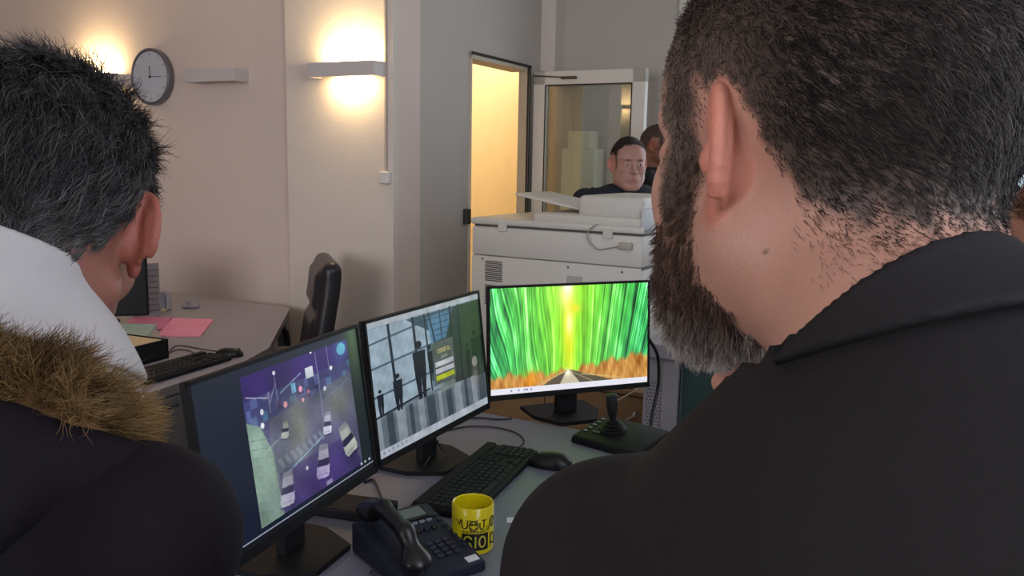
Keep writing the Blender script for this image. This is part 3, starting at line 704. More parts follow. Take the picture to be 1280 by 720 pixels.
ringp(pr, .021, .056, .003, .004, .002); ringp(pr, .036, .030, .007, .011, .0032); bar(pr, .028, .012, .028, .046, .0016); bar(pr, .042, .020, .046, .012, .003)
for i in range(7): ringp(pr, -.030 + i * .007, .051, .0022, .0022, .0014, n=8)
pr.build('print', M_ink, mg)
pl = MB(); ringp(pl, -.021, .033, .0075, .009, .0032, .35, 5.2, .0011); bar(pl, -.018, .030, -.013, .020, .003, .0011); bar(pl, -.006, .018, -.006, .042, .0032, .0011); ringp(pl, .008, .030, .0065, .011, .0034, off=.0011)
pl.build('lettering', mat('mug_lettering', (196, 186, 70), .4), mg)

# desk phone
M_ph = mat('phone_plastic', (30, 34, 50), .55, var=.04, spec=.3); M_ph2 = mat('handset_plastic', (17, 18, 22), .32)
pc = on(540, 700, ZD); pang = math.radians(37)         # local +y points to the far (display) end
ph = empty('desk_phone', (pc.x - .018, pc.y + .002, ZD + .0005), pang); setp(ph, 'dark desk phone with handset, left of the yellow mug', 'telephone')
def wedge(mb, x0, x1, y0, y1, z0, z1):
    vs = [mb.b.verts.new(v) for v in ((x0, y0, 0), (x1, y0, 0), (x1, y1, 0), (x0, y1, 0), (x0, y0, z0), (x1, y0, z0), (x1, y1, z1), (x0, y1, z1))]
    for f in ((3, 2, 1, 0), (4, 5, 6, 7), (0, 1, 5, 4), (1, 2, 6, 5), (2, 3, 7, 6), (3, 0, 4, 7)): mb.b.faces.new([vs[j] for j in f])
wb = MB(); wedge(wb, -.10, .075, -.11, .11, .022, .062); bmesh.ops.bevel(wb.b, geom=list(wb.b.edges), offset=.005, segments=2, profile=.5, affect='EDGES')
wb.build('base', M_ph, ph, smooth=True)
def slope(x, y): return .022 + (y + .11) / .22 * .04
SL = math.atan2(.04, .22)
def top(x, y, dz=0): return Matrix.Translation((x, y, slope(x, y) + dz)) @ Matrix.Rotation(SL, 4, 'X')
MB().box((-.026, -.016, -.002), (.026, .016, .005), bev=.002).build('display', mat('lcd_grey', (104, 116, 112), .3), ph, M=top(.022, .084))
MB().box((-.036, -.024, -.002), (.036, .024, .003), bev=.002).build('display_bezel', M_ph2, ph, M=top(.022, .084))
M_pk = mat('phone_key', (40, 44, 58), .35)
for r in range(4):
    for c in range(3): MB().box((-.0065, -.0045, -.001), (.0065, .0045, .0045), bev=.0015).build('key', M_pk, ph, M=top(.000 + c * .019, -.032 - r * .014 + .01))
for c in range(4): MB().box((-.006, -.003, -.001), (.006, .003, .004), bev=.001).build('function_key', mat('function_key_pale', (120, 126, 132), .4), ph, M=top(-.006 + c * .0165, .050))
for c in range(3): MB().lathe([(0, .005), (.005, .005), (.0065, .003), (.0065, 0)], 14).build('round_key', M_blackg, ph, M=top(.004 + c * .018, .024))
for r in range(7): MB().box((-.005, -.003, -.001), (.005, .003, .004), bev=.001).build('side_key', M_pk, ph, M=top(.064, .06 - r * .019))
lb = MB().box((-.013, -.008, 0), (.013, .008, .0015)).build('paper_label', mat('paper_white', (214, 214, 220), .8), ph, M=top(.052, -.094)); 
def hs(P):
    d = cap(P, (0, -.072, .012), (0, -.04, .036), .016, .014); d = smin(d, cap(P, (0, -.04, .036), (0, .04, .036), .014), .012)
    d = smin(d, cap(P, (0, .04, .036), (0, .072, .012), .014, .016), .012)
    d = smin(d, ell(P, (0, -.082, .008), (.026, .024, .015)), .014); d = smin(d, ell(P, (0, .082, .008), (.026, .024, .015)), .014); return d
sdf_obj('handset', hs, (-.04, -.12, -.015), (.04, .12, .065), .0025, M_ph2, ph, M=Matrix.Translation((-.068, .0, .062)) @ Matrix.Rotation(SL, 4, 'X') @ Matrix.Scale(1.12, 4))
cord = []
for i in range(240):
    t = i / 239; b = Vector((-.068, -.115, .035)).lerp(Vector((-.12, -.16, .006)), min(1, t * 1.6)) if t < .62 else Vector((-.12, -.16, .006)).lerp(Vector((-.115, .0, .006)), (t - .62) / .38)
    cord.append(b + Vector((math.cos(i * .9) * .005, 0, .005 + math.sin(i * .9) * .005)))
MB().tube(cord, .0013, 5).build('coiled_cord', M_cable, ph, smooth=True)
cable('desk_cable', [on(485, 640, ZD + .06), on(476, 620, ZD + .03), on(467, 600, ZD + .006), on(455, 603, zc_)], .003, 'thin dark cable rising behind the desk phone display')
bkA = on(398, 652, ZD); bk = MB().box((-.10, -.045, 0), (.10, .045, .022), bev=.004).build('black_box', mat('box_black_satin', (22, 23, 28), .6, spec=.2), None); bkp = on(436, 640, ZD)
bk.matrix_world = Matrix.Translation((bkp.x, bkp.y, ZD + .001)) @ Matrix.Rotation(math.radians(-15), 4, 'Z'); setp(bk, 'flat black device box on the desk under the left monitor edge', 'box')
sl = on(646, 650, ZD + .001); s_ = MB().poly([(-.012, -.015), (.03, -.012), (.028, .014), (-.012, .012)], 0, .0008).build('paper_slip', MATS['paper_white']); s_.location = (sl.x - .010, sl.y, ZD + .0006); setp(s_, 'small white paper slip on the desk right of the mug', 'paper')

# camera joystick controller
jp0, jp1, jp2 = on(712, 553, ZD), on(792, 576, ZD), on(748, 527, ZD)
dj = (jp1 - jp0); ja = math.atan2(dj.y, dj.x)
js = empty('joystick_controller', (jp0.x, jp0.y, ZD + .0005), ja); setp(js, 'black surveillance camera joystick controller in front of the bamboo monitor', 'joystick')
JL, JD = .225, .17
b = MB(); vs = [b.b.verts.new(v) for v in ((0, 0, 0), (JL, 0, 0), (JL, JD, 0), (0, JD, 0), (.004, .004, .022), (JL - .004, .004, .022), (JL - .004, JD - .004, .046), (.004, JD - .004, .046))]
for f in ((3, 2, 1, 0), (4, 5, 6, 7), (0, 1, 5, 4), (1, 2, 6, 5), (2, 3, 7, 6), (3, 0, 4, 7)): b.b.faces.new([vs[j] for j in f])
bmesh.ops.bevel(b.b, geom=list(b.b.edges), offset=.006, segments=3, profile=.5, affect='EDGES'); b.build('base', M_black, js, smooth=True)
jt = lambda x, y: Matrix.Translation((x, y, .022 + (y / JD) * .024)) @ Matrix.Rotation(math.atan2(.024, JD), 4, 'X')
for i in range(5): MB().box((-.006, -.004, 0), (.006, .004, .003), bev=.001).build('button', mat('button_pale', (120, 122, 124), .4), js, M=jt(.022, .045 + i * .022))
for i in range(3): MB().box((-.012, -.006, 0), (.012, .006, .003), bev=.001).build('wide_button', M_dark, js, M=jt(.055, .05 + i * .03))
MB().lathe([(.038, 0), (.038, .006), (.030, .010), (.033, .014), (.024, .018), (.027, .022), (.018, .026), (.020, .030), (.012, .034), (.0, .034)], 28).build('rubber_boot', M_black, js, smooth=True, M=jt(.088, .085))
MB().lathe([(.008, .03), (.010, .045), (.014, .055), (.0165, .075), (.0165, .10), (.015, .107), (.010, .110), (0, .110)], 24).build('stick', mat('stick_rubber', (24, 25, 27), .55), js, smooth=True, M=jt(.088, .085))

# ------------------------------------------------------------------ photocopier on its wooden cabinet
M_cop = mat('copier_plastic', (206, 204, 196), .5, var=.02); M_cop2 = mat('copier_plastic_blue', (196, 202, 206), .5, var=.02); M_vent = mat('vent_dark', (78, 74, 70), .7); M_wood = mat('cabinet_wood', (122, 94, 62), .5, var=.14, vscale=5, stretch=(1, 1, 9), bump=.03, bscale=40)
kR = Vector((.530, 3.42, 0)); kang = math.radians(-30)
KW, KDp = .83, .62
KM = Matrix.Translation(kR) @ Matrix.Rotation(kang, 4, 'Z')      # local -x runs left along the rear face, +y away from us
CZ = .578
cb = empty('cabinet', M=KM); MB().box((-KW - .06, .0, 0.06), (.05, .62, CZ - .02)).build('carcass', M_wood, cb); MB().box((-KW - .08, -.03, CZ - .02), (.07, .65, CZ - .001), bev=.003).build('top', M_wood, cb); MB().box((-KW - .04, .04, 0), (.03, .58, .06)).build('plinth', M_dark, cb)
for x0, x1 in ((-KW - .055, -KW / 2 - .01), (-KW / 2 - .006, .045)):
    dd = MB().box((x0, -.02, .08), (x1, -.001, CZ - .03), bev=.003).build('door', M_wood, cb)
    if x1 > 0:
        hx = x1 - .055; MB().tube([(hx - .01, -.021, .455), (hx - .01, -.045, .455), (hx + .022, -.05, .478), (hx + .022, -.04, .492)], .0065, 10).build('handle', mat('handle_chrome', (200, 200, 205), .2, metal=.8), dd, smooth=True)
setp(cb, 'brown wooden cabinet under the photocopier behind the bamboo monitor', 'cabinet')
cp = empty('photocopier', M=KM @ Matrix.Translation((0, 0, CZ))); H1 = .655
setp(cp, 'large off-white photocopier with document feeder and open paper tray', 'photocopier')
b = MB(); b.box((-KW, 0, .0), (0, .60, H1 - .145), bev=.006); b.box((-KW, .0, H1 - .143), (0, .60, H1 - .012), bev=.010)
b.build('body', M_cop, cp, smooth=True)
MB().box((-KW + .01, .01, H1 - .012), (-.005, .58, H1 - .004)).build('lid_gap', M_vent, cp)
lid = MB(); lid.box((-KW - .006, -.004, H1 - .004), (.006, .58, H1 + .026), bev=.010); lid.box((-KW + .31, .01, H1 + .022), (-.0, .55, H1 + .062), bev=.014)
lid.build('lid', M_cop, cp, smooth=True)
adf = MB(); adf.box((-.31, .02, H1 + .05), (-.012, .52, H1 + .145), bev=.024, seg=4); adf.build('document_feeder', M_cop, cp, smooth=True)
MB().box((-.014, .0, H1 - .0), (.006, .56, H1 + .1), bev=.006).build('feeder_side', M_cop2, cp, smooth=True)
tr = MB(); Mt = Matrix.Translation((-.30, .10, H1 + .068)) @ Matrix.Rotation(math.radians(9.5), 4, 'Y'); tr.box((-.37, 0, 0), (.0, .34, .012), M=Mt, bev=.005); tr.build('paper_tray', M_cop, cp, smooth=True)
for x in (-KW + .165, -.155): h = MB(); h.box((x - .02, -.012, H1 - .03), (x + .022, .004, H1 + .014), bev=.003); h.build('hinge', M_cop, cp)
def grille(x0, x1, z0, z1, n, nm='vent'):
    g = MB()
    for i in range(n):
        z = z0 + (z1 - z0) * (i + .5) / n; g.box((x0, -.0015, z - (z1 - z0) / n * .30), (x1, .002, z + (z1 - z0) / n * .30))
    g.build(nm, M_vent, cp)
grille(-KW + .075, -KW + .165, H1 - .26, H1 - .165, 11); grille(-KW + .075, -KW + .165, H1 - .37, H1 - .275, 11); grille(-KW + .18, -KW + .30, H1 - .37, H1 - .275, 10)
MB().box((-.34, -.0015, H1 - .30), (-.265, .001, H1 - .20)).build('rating_label', mat('label_grey', (176, 172, 166), .6), cp)
for x, z in ((-KW + .06, H1 - .16), (-.335, H1 - .165), (-.085, H1 - .165)): MB().lathe([(0, 0), (.005, 0), (.005, .002), (0, .002)], 10, M=Matrix.Translation((x, 0, z)) @ Matrix.Rotation(math.pi / 2, 4, 'X')).build('screw', M_vent, cp)
MB().tube(spline([(-.20, -.006, H1 + .03), (-.235, -.02, H1 - .0), (-.235, -.02, H1 - .04), (-.19, -.02, H1 - .075), (-.12, -.016, H1 - .062), (-.075, -.006, H1 - .055)], 8), .0028, 8).build('feeder_cord', mat('cord_grey', (150, 148, 140), .6), cp, smooth=True)
MB().box((-.10, -.022, H1 - .07), (-.04, .0, H1 - .04), bev=.006).build('plug', mat('plug_grey', (170, 166, 156), .5), cp, smooth=True)
g = MB(); g.box((-.004, .10, H1 - .30), (.003, .16, H1 - .18)); g.box((-.002, .02, H1 - .28), (.004, .06, H1 - .21)); g.build('side_port', M_dark, cp)
sv = MB(); sv.box((-.001, .0, H1 - .152), (.002, .6, H1 - .143)); sv.build('seam', M_vent, cp)

# grey cabinet with perforated panel to the right of the monitors
gp0 = at(814, 428, 2.86); gz = gp0.z
GM = Matrix.Translation((gp0.x, gp0.y, 0)) @ Matrix.Rotation(-TH, 4, 'Z')
gc = empty('radiator_cover', M=GM); M_grey = mat('grey_enamel', (150, 148, 154), .5)
fr2 = MB(); fr2.box((-.03, -.02, gz - .05), (.75, .24, gz), bev=.004); fr2.box((.045, 0, 0), (.10, .22, gz - .05)); fr2.box((.69, 0, 0), (.74, .22, gz - .05)); fr2.box((-.02, .0, 0), (-.012, .22, gz - .05))
fr2.build('frame', M_grey, gc)
pp = MB(); pp.box((-.012, .004, 0), (.045, .010, gz - .05)); pp.build('panel', M_grey, gc)
ds = MB()
for i in range(5):
    for j in range(60): 
        z = .02 + j * .0125
        if z < gz - .06: ds.box((-.009 + i * .0108 + (j % 2) * .005, .0025, z), (-.005 + i * .0108 + (j % 2) * .005, .0045, z + .004))
ds.build('perforation', mat('hole_dark', (60, 58, 62), .9), gc)
MB().box((.10, .03, 0), (.69, .04, gz - .05)).build('door_panel', mat('dark_green_panel', (34, 62, 60), .5), gc)
MB().box((.106, .018, 0.02), (.112, .032, gz - .06)).build('panel_edge', mat('edge_blue_grey', (70, 82, 92), .5), gc)
setp(gc, 'grey metal housing with perforated side and dark green panel right of the monitors', 'radiator cover')
it = at(841, 412, 2.93); o = MB().box((-.014, -.012, 0), (.014, .012, .045), bev=.004).build('black_bottle', M_black); o.location = (it.x, it.y + .03, gz + .0005); setp(o, 'small black object standing on the grey perforated housing', 'container')
cable('pale_wire', [at(767, 503, 2.62), at(782, 495, 2.66), at(800, 484, 2.72)], .0022, 'thin pale rod slanting behind the joystick', mat('wire_pale', (170, 160, 140), .5), 'rod', 2)

# ------------------------------------------------------------------ second desk at the left with its clutter
M_desk2 = mat('desk_laminate_beige', (150, 146, 158), .45, var=.02)
q = [on(165, 499, ZD), on(232, 476, ZD), on(300, 455, ZD), on(336, 435, ZD), on(362, 386, ZD)]
w1 = rm(-4.1, -.06); 
back = rm(unrm(q[-1])[0], -.04)
pts = [(p.x, p.y) for p in q] + [(q[-1].x - .02, q[-1].y + .05)]
aL, bL = unrm(q[-1]); lft = q[-1] - VV * 1.9; lft2 = q[0] - VV * 1.2
pts += [(lft.x, lft.y), (lft2.x, lft2.y)]
de = empty('desk', (q[0].x, q[0].y, 0)); I = Matrix.Translation((-q[0].x, -q[0].y, 0))
MB().poly(pts, ZD - .025, ZD, M=I).build('desktop', M_desk2, de)
MB().poly([(p.x, p.y) for p in q] + [(p.x + .002, p.y - .004) for p in q[::-1]], ZD - .03, ZD + .001, M=I).build('edge_strip', mat('edge_strip_grey', (110, 104, 104), .5), de)
cx = sum(p[0] for p in pts) / len(pts); cy = sum(p[1] for p in pts) / len(pts)
for p in (pts[4], pts[6], pts[7]):
    x, y = p[0] * .93 + cx * .07, p[1] * .93 + cy * .07; MB().box((x - .025, y - .025, 0), (x + .025, y + .025, ZD - .025), M=I, bev=.004).build('leg', M_deskleg, de)
setp(de, 'beige-grey desk at the left covered with papers and a keyboard', 'desk')
dpos = on(186, 500, ZD); ux = (q[2] - q[0]).normalized(); ang2 = math.atan2(ux.y, ux.x)
pd = empty('drawer_pedestal', (q[0].x, q[0].y, 0), ang2); M_ped = mat('pedestal_grey', (92, 92, 92), .5)
MB().box((.03, .02, .02), (.45, .55, ZD - .027), bev=.003).build('carcass', M_ped, pd)
for z0, z1 in ((.50, .70), (.27, .49), (.04, .26)):
    d_ = MB().box((.035, .004, z0), (.28, .019, z1), bev=.003).build('drawer', M_ped, pd); MB().box((.12, -.004, z1 - .035), (.20, .004, z1 - .025), bev=.002).build('handle', M_dark, d_)
MB().box((.285, .008, .04), (.445, .019, .70), bev=.003).build('side_panel', M_ped, pd)
setp(pd, 'grey drawer pedestal under the front of the left desk', 'drawer unit')
k0, k1 = on(178, 485, ZD), on(285, 452, ZD); kd = (k1 - k0).normalized()
keyboard(Matrix.Translation((k0.x, k0.y, ZD + .001)) @ Matrix.Rotation(math.atan2(kd.y, kd.x), 4, 'Z'), .44, .15, 'black keyboard on the left desk in front of the black letter tray')
m2 = on(287, 446, ZD); mouse((m2.x, m2.y, ZD + .0005), math.radians(20), 'small black computer mouse on the left desk beside the folders', .9)
def sheet(name, px, z, th, m, label, cat):
    P = [on(x, y, z) for x, y in px]; c = sum(P, Vector()) / len(P)
    o = MB().poly([(p.x - c.x, p.y - c.y) for p in P], 0, th).build(name, m); o.location = (c.x, c.y, z - th + .0003 if False else z - th); setp(o, label, cat); return o
sheet('folder', [(197, 419), (250, 420), (267, 399), (214, 397)], ZD + .006, .0055, mat('pink_card', (240, 150, 184), .7), 'pink cardboard folder lying nearest the mouse on the left desk', 'folder')
sheet('folder', [(150, 409), (202, 411), (216, 397), (168, 395)], ZD + .006, .0055, mat('rose_card', (218, 132, 168), .7), 'darker pink folder lying left of the bright pink folder', 'folder')
sheet('paper_stack', [(132, 420), (182, 421), (196, 405), (140, 404)], ZD + .022, .015, mat('mint_paper', (168, 190, 182), .8), 'mint green paper stack in front of the pink folders', 'paper')
sheet('paper_sheet', [(176, 432), (202, 421), (194, 410), (170, 420)], ZD + .0115, .004, mat('paper_loose', (176, 168, 168), .8), 'white sheets fanned beside the mint green paper stack', 'paper')
tb = at(180, 455, 2.93); tp = on(183, 456, ZD)
trm = Matrix.Translation((tp.x, tp.y + .02, ZD + .0005)) @ Matrix.Rotation(ang2 - .02, 4, 'Z')
t = empty('letter_tray', M=trm); x = MB(); x.box((-.16, -.0, 0), (.10, .008, .075)); x.box((-.16, .2, 0), (.10, .208, .075)); x.box((-.16, .0, 0), (-.152, .2, .075)); x.box((.092, 0, 0), (.10, .208, .075)); x.box((-.16, 0, 0), (.10, .2, .008)); x.build('tray', M_black, t)
setp(t, 'black letter tray with yellowish papers behind the keyboard on the left desk', 'tray')
o = MB().box((-.148, .012, .009), (.088, .196, .072)).build('paper_pile', mat('manila_paper', (214, 190, 150), .8)); o.matrix_world = trm; setp(o, 'yellowish paper pile lying inside the black letter tray', 'paper')
# dark monitor seen from behind the ear, grey slatted panel, pot, small item
ms = at(150, 375, 3.75)
sm = empty('monitor', (ms.x - .14, ms.y + .0, ZD), math.radians(14)); setp(sm, 'dark switched-off monitor on the left desk next to the grey slatted panel', 'monitor')
MB().box((-.25, -.012, .04), (.25, .018, .33), bev=.006).build('panel', M_black, sm); MB().box((-.03, .0, .0), (.03, .03, .2)).build('neck', M_black, sm); MB().box((-.11, -.08, 0.0005), (.11, .08, .012), bev=.004).build('base', M_black, sm); MB().box((-.243, -.0135, .05), (.243, -.0115, .323)).build('screen', M_blackg, sm)
gs = on(184, 398, ZD); e = empty('file_rack', (gs.x, gs.y + .03, ZD), math.radians(30)); M_rack = mat('rack_grey', (150, 146, 146), .6)
MB().box((-.075, .0, .0005), (.05, .012, .26), bev=.002).build('back_plate', M_rack, e)
x = MB()
for i in range(8): x.box((-.068, -.004, .03 + i * .028), (.043, .0, .036 + i * .028))
x.build('slats', mat('slat_grey', (118, 114, 116), .6), e); setp(e, 'upright grey slatted panel beside the ear on the left desk', 'organiser')
pp_ = on(200, 389, ZD); e = empty('pen_pot', (pp_.x, pp_.y + .03, ZD + .0005)); x = MB(); x.box((-.032, -.032, 0), (.032, .032, .004)); 
for a in ((-.032, -.032, -.029, .032), (.029, -.032, .032, .032), (-.032, -.032, .032, -.029), (-.032, .029, .032, .032)): x.box((a[0], a[1], 0), (a[2], a[3], .085))
x.build('pot', mat('pot_pale', (176, 178, 196), .4), e); MB().box((-.006, -.034, .02), (.004, -.032, .06)).build('emblem', M_dark, e); MB().box((-.034, -.05, 0), (.034, -.033, .012), bev=.003).build('note_block', mat('note_yellow', (220, 212, 160), .8), e)
MB().tube([(-.025, .0, .01), (-.036, .0, .10)], .004).build('pen', M_black, e); MB().tube([(.01, .01, .01), (.016, .01, .10)], .004).build('pen', M_white, e)
setp(e, 'pale square pen pot with a yellow note block in front', 'pen pot')
pi = on(237, 386, ZD)
def fi(P): return smin(rbox(P, (0, 0, .008), (.04, .022, .008), .006), ell(P, (0, 0, .02), (.024, .014, .018)), .012)
o = sdf_obj('stapler', fi, (-.05, -.03, -.004), (.05, .03, .045), .002, mat('stapler_grey', (150, 148, 160), .4)); o.location = (pi.x, pi.y + .02, ZD + .001); setp(o, 'small grey stapler near the wall at the back of the left desk', 'stapler')
cable('keyboard_cable', [on(250, 452, ZD + .012), on(240, 440, zc_), on(222, 437, zc_), on(210, 442, zc_), on(222, 432, zc_), on(250, 436, zc_), on(276, 440, zc_)], .002, 'thin cable looping over the left desk behind the keyboard')

# ------------------------------------------------------------------ office chair
M_lea = mat('black_leather', (34, 34, 40), .35, bump=.1, bscale=60, var=.08)
cpos = at(408, 362, 3.78)
ch = empty('office_chair', (cpos.x - .27, cpos.y, 0), math.radians(108)); setp(ch, 'black leather high-backed office chair beside the left desk', 'chair')
# local: the sitter faces +x' after rotation; model with the sitter facing +y
def fb(P):
    z = P[:, 2]; yc = -.20 - .10 * np.clip((z - .55) / .6, 0, 1.2) + .05 * np.clip((z - .9) / .3, 0, 1) ** 2; Q = P.copy(); Q[:, 1] = P[:, 1] - yc
    d = rbox(Q, (0, 0, .79), (.235, .045, .27), .045); d = smin(d, rbox(Q, (0, .035, .93), (.19, .035, .09), .035), .02); d = smin(d, rbox(Q, (0, .03, .69), (.19, .035, .12), .035), .02); return d
sdf_obj('backrest', fb, (-.28, -.42, .48), (.28, -.05, 1.22), .008, M_lea, ch)
def fs(P): return smin(rbox(P, (0, .02, .47), (.25, .24, .05), .045), rbox(P, (0, .02, .50), (.20, .20, .04), .035), .02)
sdf_obj('seat', fs, (-.3, -.26, .40), (.3, .3, .58), .010, M_lea, ch)
for s in (-1, 1):
    ar = MB(); ar.tube(spline([(s * .26, -.10, .46), (s * .31, -.10, .58), (s * .31, -.06, .68), (s * .30, .16, .68), (s * .30, .20, .60), (s * .26, .12, .46)], 6), .017, 10); a_ = ar.build('armrest', M_blackg, ch, smooth=True)
    MB().box((s * .30 - .03, -.08, .685), (s * .30 + .03, .18, .71), bev=.01).build('arm_pad', M_lea, a_)
MB().lathe([(.03, .12), (.03, .30), (.02, .30), (.02, .43), (.09, .44), (.09, .455)], 20).build('gas_column', M_dark, ch, smooth=True)
for i in range(5):
    a = i * 2 * math.pi / 5; l = MB().tube([(0, 0, .12), (math.cos(a) * .16, math.sin(a) * .16, .11), (math.cos(a) * .29, math.sin(a) * .29, .075)], [.028, .022, .016], 10).build('leg', M_dark, ch, smooth=True)
    MB().lathe([(0, -.02), (.026, -.02), (.028, 0), (.026, .02), (0, .02)], 16, M=Matrix.Translation((math.cos(a) * .29, math.sin(a) * .29, .029)) @ Matrix.Rotation(a + 1.57, 4, 'Z') @ Matrix.Rotation(math.pi / 2, 4, 'X')).build('caster', M_black, l, smooth=True)
# ------------------------------------------------------------------ people
M_skin = mat('skin', attr=True, rough=.52, var=.05, vscale=40, bump=.10, bscale=420, sss=.12, spec=.35)
M_hair = mat('hair', attr=True, rough=.5, var=.02, spec=.35)
M_suit = mat('suit_cloth', (31, 29, 31), .85, var=.06, vscale=30, bump=.12, bscale=500, spec=.2)
M_trous = mat('trouser_cloth', (30, 30, 34), .9, var=.05)
M_shoe = mat('shoe_leather', (20, 18, 18), .35)
M_eye = mat('eye_white', (196, 186, 180), .2); M_iris = mat('iris', (44, 30, 22), .15)
def headM(c, yaw, pitch, roll=0, s=1.0):
    """yaw: turned from straight away towards the left; pitch: looking down"""
    return Matrix.Translation(c) @ Matrix.Rotation(yaw, 4, 'Z') @ Matrix.Rotation(-pitch, 4, 'X') @ Matrix.Rotation(roll, 4, 'Y') @ Matrix.Scale(s, 4)
EARC = np.array((.0725, -.004, -.003), np.float32); FL = math.radians(33)
E1 = np.array((math.sin(FL), -math.cos(FL), 0)); E2 = np.array((-.0, -.10, .995)); E3 = np.cross(E1, E2); E3 = E3 if E3[0] > 0 else -E3
ER = np.stack([E1, E2, E3], 1).astype(np.float32)
def ear_sdf(A):
    m = (np.abs(A[:, 1]) < .06) & (np.abs(A[:, 2]) < .06) & (A[:, 0] > .04); out = np.full(len(A), .05, np.float32)
    if not m.any(): return out
    q = (A[m] - EARC) @ ER
    d = ell(q, (.010, .0, .0), (.017, .029, .0042))
    d = smin(d, ell(q, (.004, -.004, -.009), (.013, .022, .012)), .006)
    hp = []
    for i in range(15):
        t = math.radians(196 - i * 17.5); rx = .0185 if math.cos(t) > 0 else .014
        hp.append((.009 + rx * math.cos(t), .003 + .0285 * math.sin(t), .004 + .0015 * math.cos(t)))
    for a, b in zip(hp[:-1], hp[1:]): d = smin(d, cap(q, a, b, .0036), .0022)
    d = smax(d, -ell(q, (.006, -.002, .009), (.0115, .0165, .010)), .003)
    d = smax(d, -ell(q, (.010, .014, .007), (.010, .010, .006)), .002)
    d = smin(d, ell(q, (.001, -.028, .001), (.0085, .0095, .0045)), .004)
    d = smin(d, ell(q, (-.006, -.004, .004), (.005, .008, .006)), .004)
    out[m] = d; return out
def head_sdf(P, neck_end, neck_r=(.055, .062), fat=0.0, eyes=True):
    A = P.copy(); A[:, 0] = np.abs(A[:, 0])
    d = ell(A, (0, -.011, .035), (.0755, .0955, .088)); d = smin(d, ell(A, (0, -.042, .018), (.066, .062, .064)), .03)
    d = smin(d, ell(A, (0, .030, .035), (.060, .064, .062)), .03)
    d = smin(d, ell(A, (0, .030, -.030), (.055, .058, .068)), .025)
    d = smin(d, cap(A, (.050, -.004, -.050), (.020, .068, -.098), .017 + fat, .018 + fat * .5), .025)
    if fat > 0: d = smin(d, ell(A, (.030, .030, -.055), (.034, .046, .048)), .035)
    d = smin(d, ell(A, (0, .078, -.100), (.022, .017, .017)), .02)
    d = smin(d, ell(A, (.041, .060, -.022), (.020, .020, .022)), .018)
    d = smin(d, cap(A, (.006, .088, .024), (.040, .076, .023), .009, .008), .012)
    d = smin(d, ell(A, (0, .082, -.062), (.030, .022, .024)), .014)
    d = smax(d, -ell(A, (.032, .102, .004), (.016, .016, .011)), .010)
    if eyes:
        d = smin(d, ell(A, (.031, .0815, .003), (.0135, .0125, .0115)), .004)
        d = smax(d, -ell(A, (.031, .098, .0025), (.0125, .010, .0045)), .0015)
    d = smin(d, cap(A, (0, .090, .014), (0, .112, -.026), .006, .0098), .010)
    d = smin(d, ell(A, (.0115, .101, -.031), (.0085, .010, .0075)), .006)
    d = smax(d, -ell(A, (.007, .108, -.039), (.004, .005, .003)), .002)
    d = smin(d, cap(A, (0, .1045, -.0585), (.022, .092, -.0625), .0048, .0028), .004)
    d = smin(d, cap(A, (0, .1030, -.0700), (.019, .092, -.067), .0060, .0030), .004)
    d = smax(d, -cap(A, (0, .112, -.0645), (.023, .098, -.0650), .0022, .0014), .002)
    ne = np.array(neck_end, np.float32)
    d = smin(d, cap(P, (0, -.030, -.045), ne, neck_r[0], neck_r[1]), .022)
    d = smin(d, ear_sdf(A), .004)
    return d
ZL = ([-.12, -.075, -.052, -.040, -.030, -.020, -.010, .010, .032, .045, .060, .09], [-.046, -.042, -.030, -.014, .006, .024, .031, .030, .022, .045, .066, .082])
def hairline(P, side=True):
    z = P[:, 2] - np.interp(P[:, 1], *ZL)
    sb = np.minimum(.026 - np.abs(P[:, 1] - .036), P[:, 2] + .040)
    return (np.maximum(z, sb) if side else z) + .004 * vnoise(P, 220, 3)
def not_ear(P): 
    A = P.copy().astype(np.float32); A[:, 0] = np.abs(A[:, 0]); return ear_sdf(A) > .0025
def beardf(P):
    y, z = P[:, 1], P[:, 2]; yb = np.interp(z, [-.14, -.11, -.085, -.055, -.02], [.006, -.003, -.003, .006, .013]); zt = np.interp(y, [.01, .03, .045, .07, .085, .10], [.0, -.004, -.028, -.046, -.048, -.046])
    m = np.minimum(np.minimum(y - yb, zt - z), .02); lip = np.hypot((P[:, 0]) / .024, (z + .064) / .010) - 1; m = np.minimum(m, np.where(y > .085, lip * .01, .02)); return m + .003 * vnoise(P, 260, 8)
def skin_col(V, base, ear=(1.12, .82, .78), scalp=None, bald=0, beard=None, moles=(), side=True):
    c = np.tile(np.array(lin(base)), (len(V), 1)); n = vnoise(V, 60, 2)
    c *= (1 + .05 * n)[:, None]
    A = V.astype(np.float32).copy(); A[:, 0] = np.abs(A[:, 0]); e = np.clip(1 - (ear_sdf(A)) / .004, 0, 1) * (A[:, 0] > .068); c = c * (1 - e[:, None]) + c * np.array(ear) * e[:, None]
    lp = np.clip(1.2 - np.hypot(V[:, 0] / .022, (V[:, 2] + .0645) / .008), 0, 1) * (V[:, 1] > .088); c = c * (1 - lp[:, None]) + np.array(lin((168, 100, 92))) * lp[:, None]
    br = np.clip(1.3 - np.hypot((np.abs(V[:, 0]) - .028) / .019, (V[:, 2] - .0235) / .0045), 0, 1) * (V[:, 1] > .06)
    if scalp is not None:
        c = c * (1 - br[:, None]) + np.array(lin(scalp)) * br[:, None]
        h = np.clip((hairline(V, side) - bald) / .010, 0, 1) * not_ear(V) * .92; c = c * (1 - h[:, None]) + np.array(lin(scalp)) * h[:, None]
    if beard is not None:
        b = np.clip(beardf(V) / .010, 0, 1) * not_ear(V) * .8; c = c * (1 - b[:, None]) + np.array(lin(beard)) * b[:, None]
    for m in moles: d = np.linalg.norm(V - np.array(m), axis=1); k = np.clip(1.4 - d / .0014, 0, 1); c = c * (1 - .7 * k[:, None])
    return c
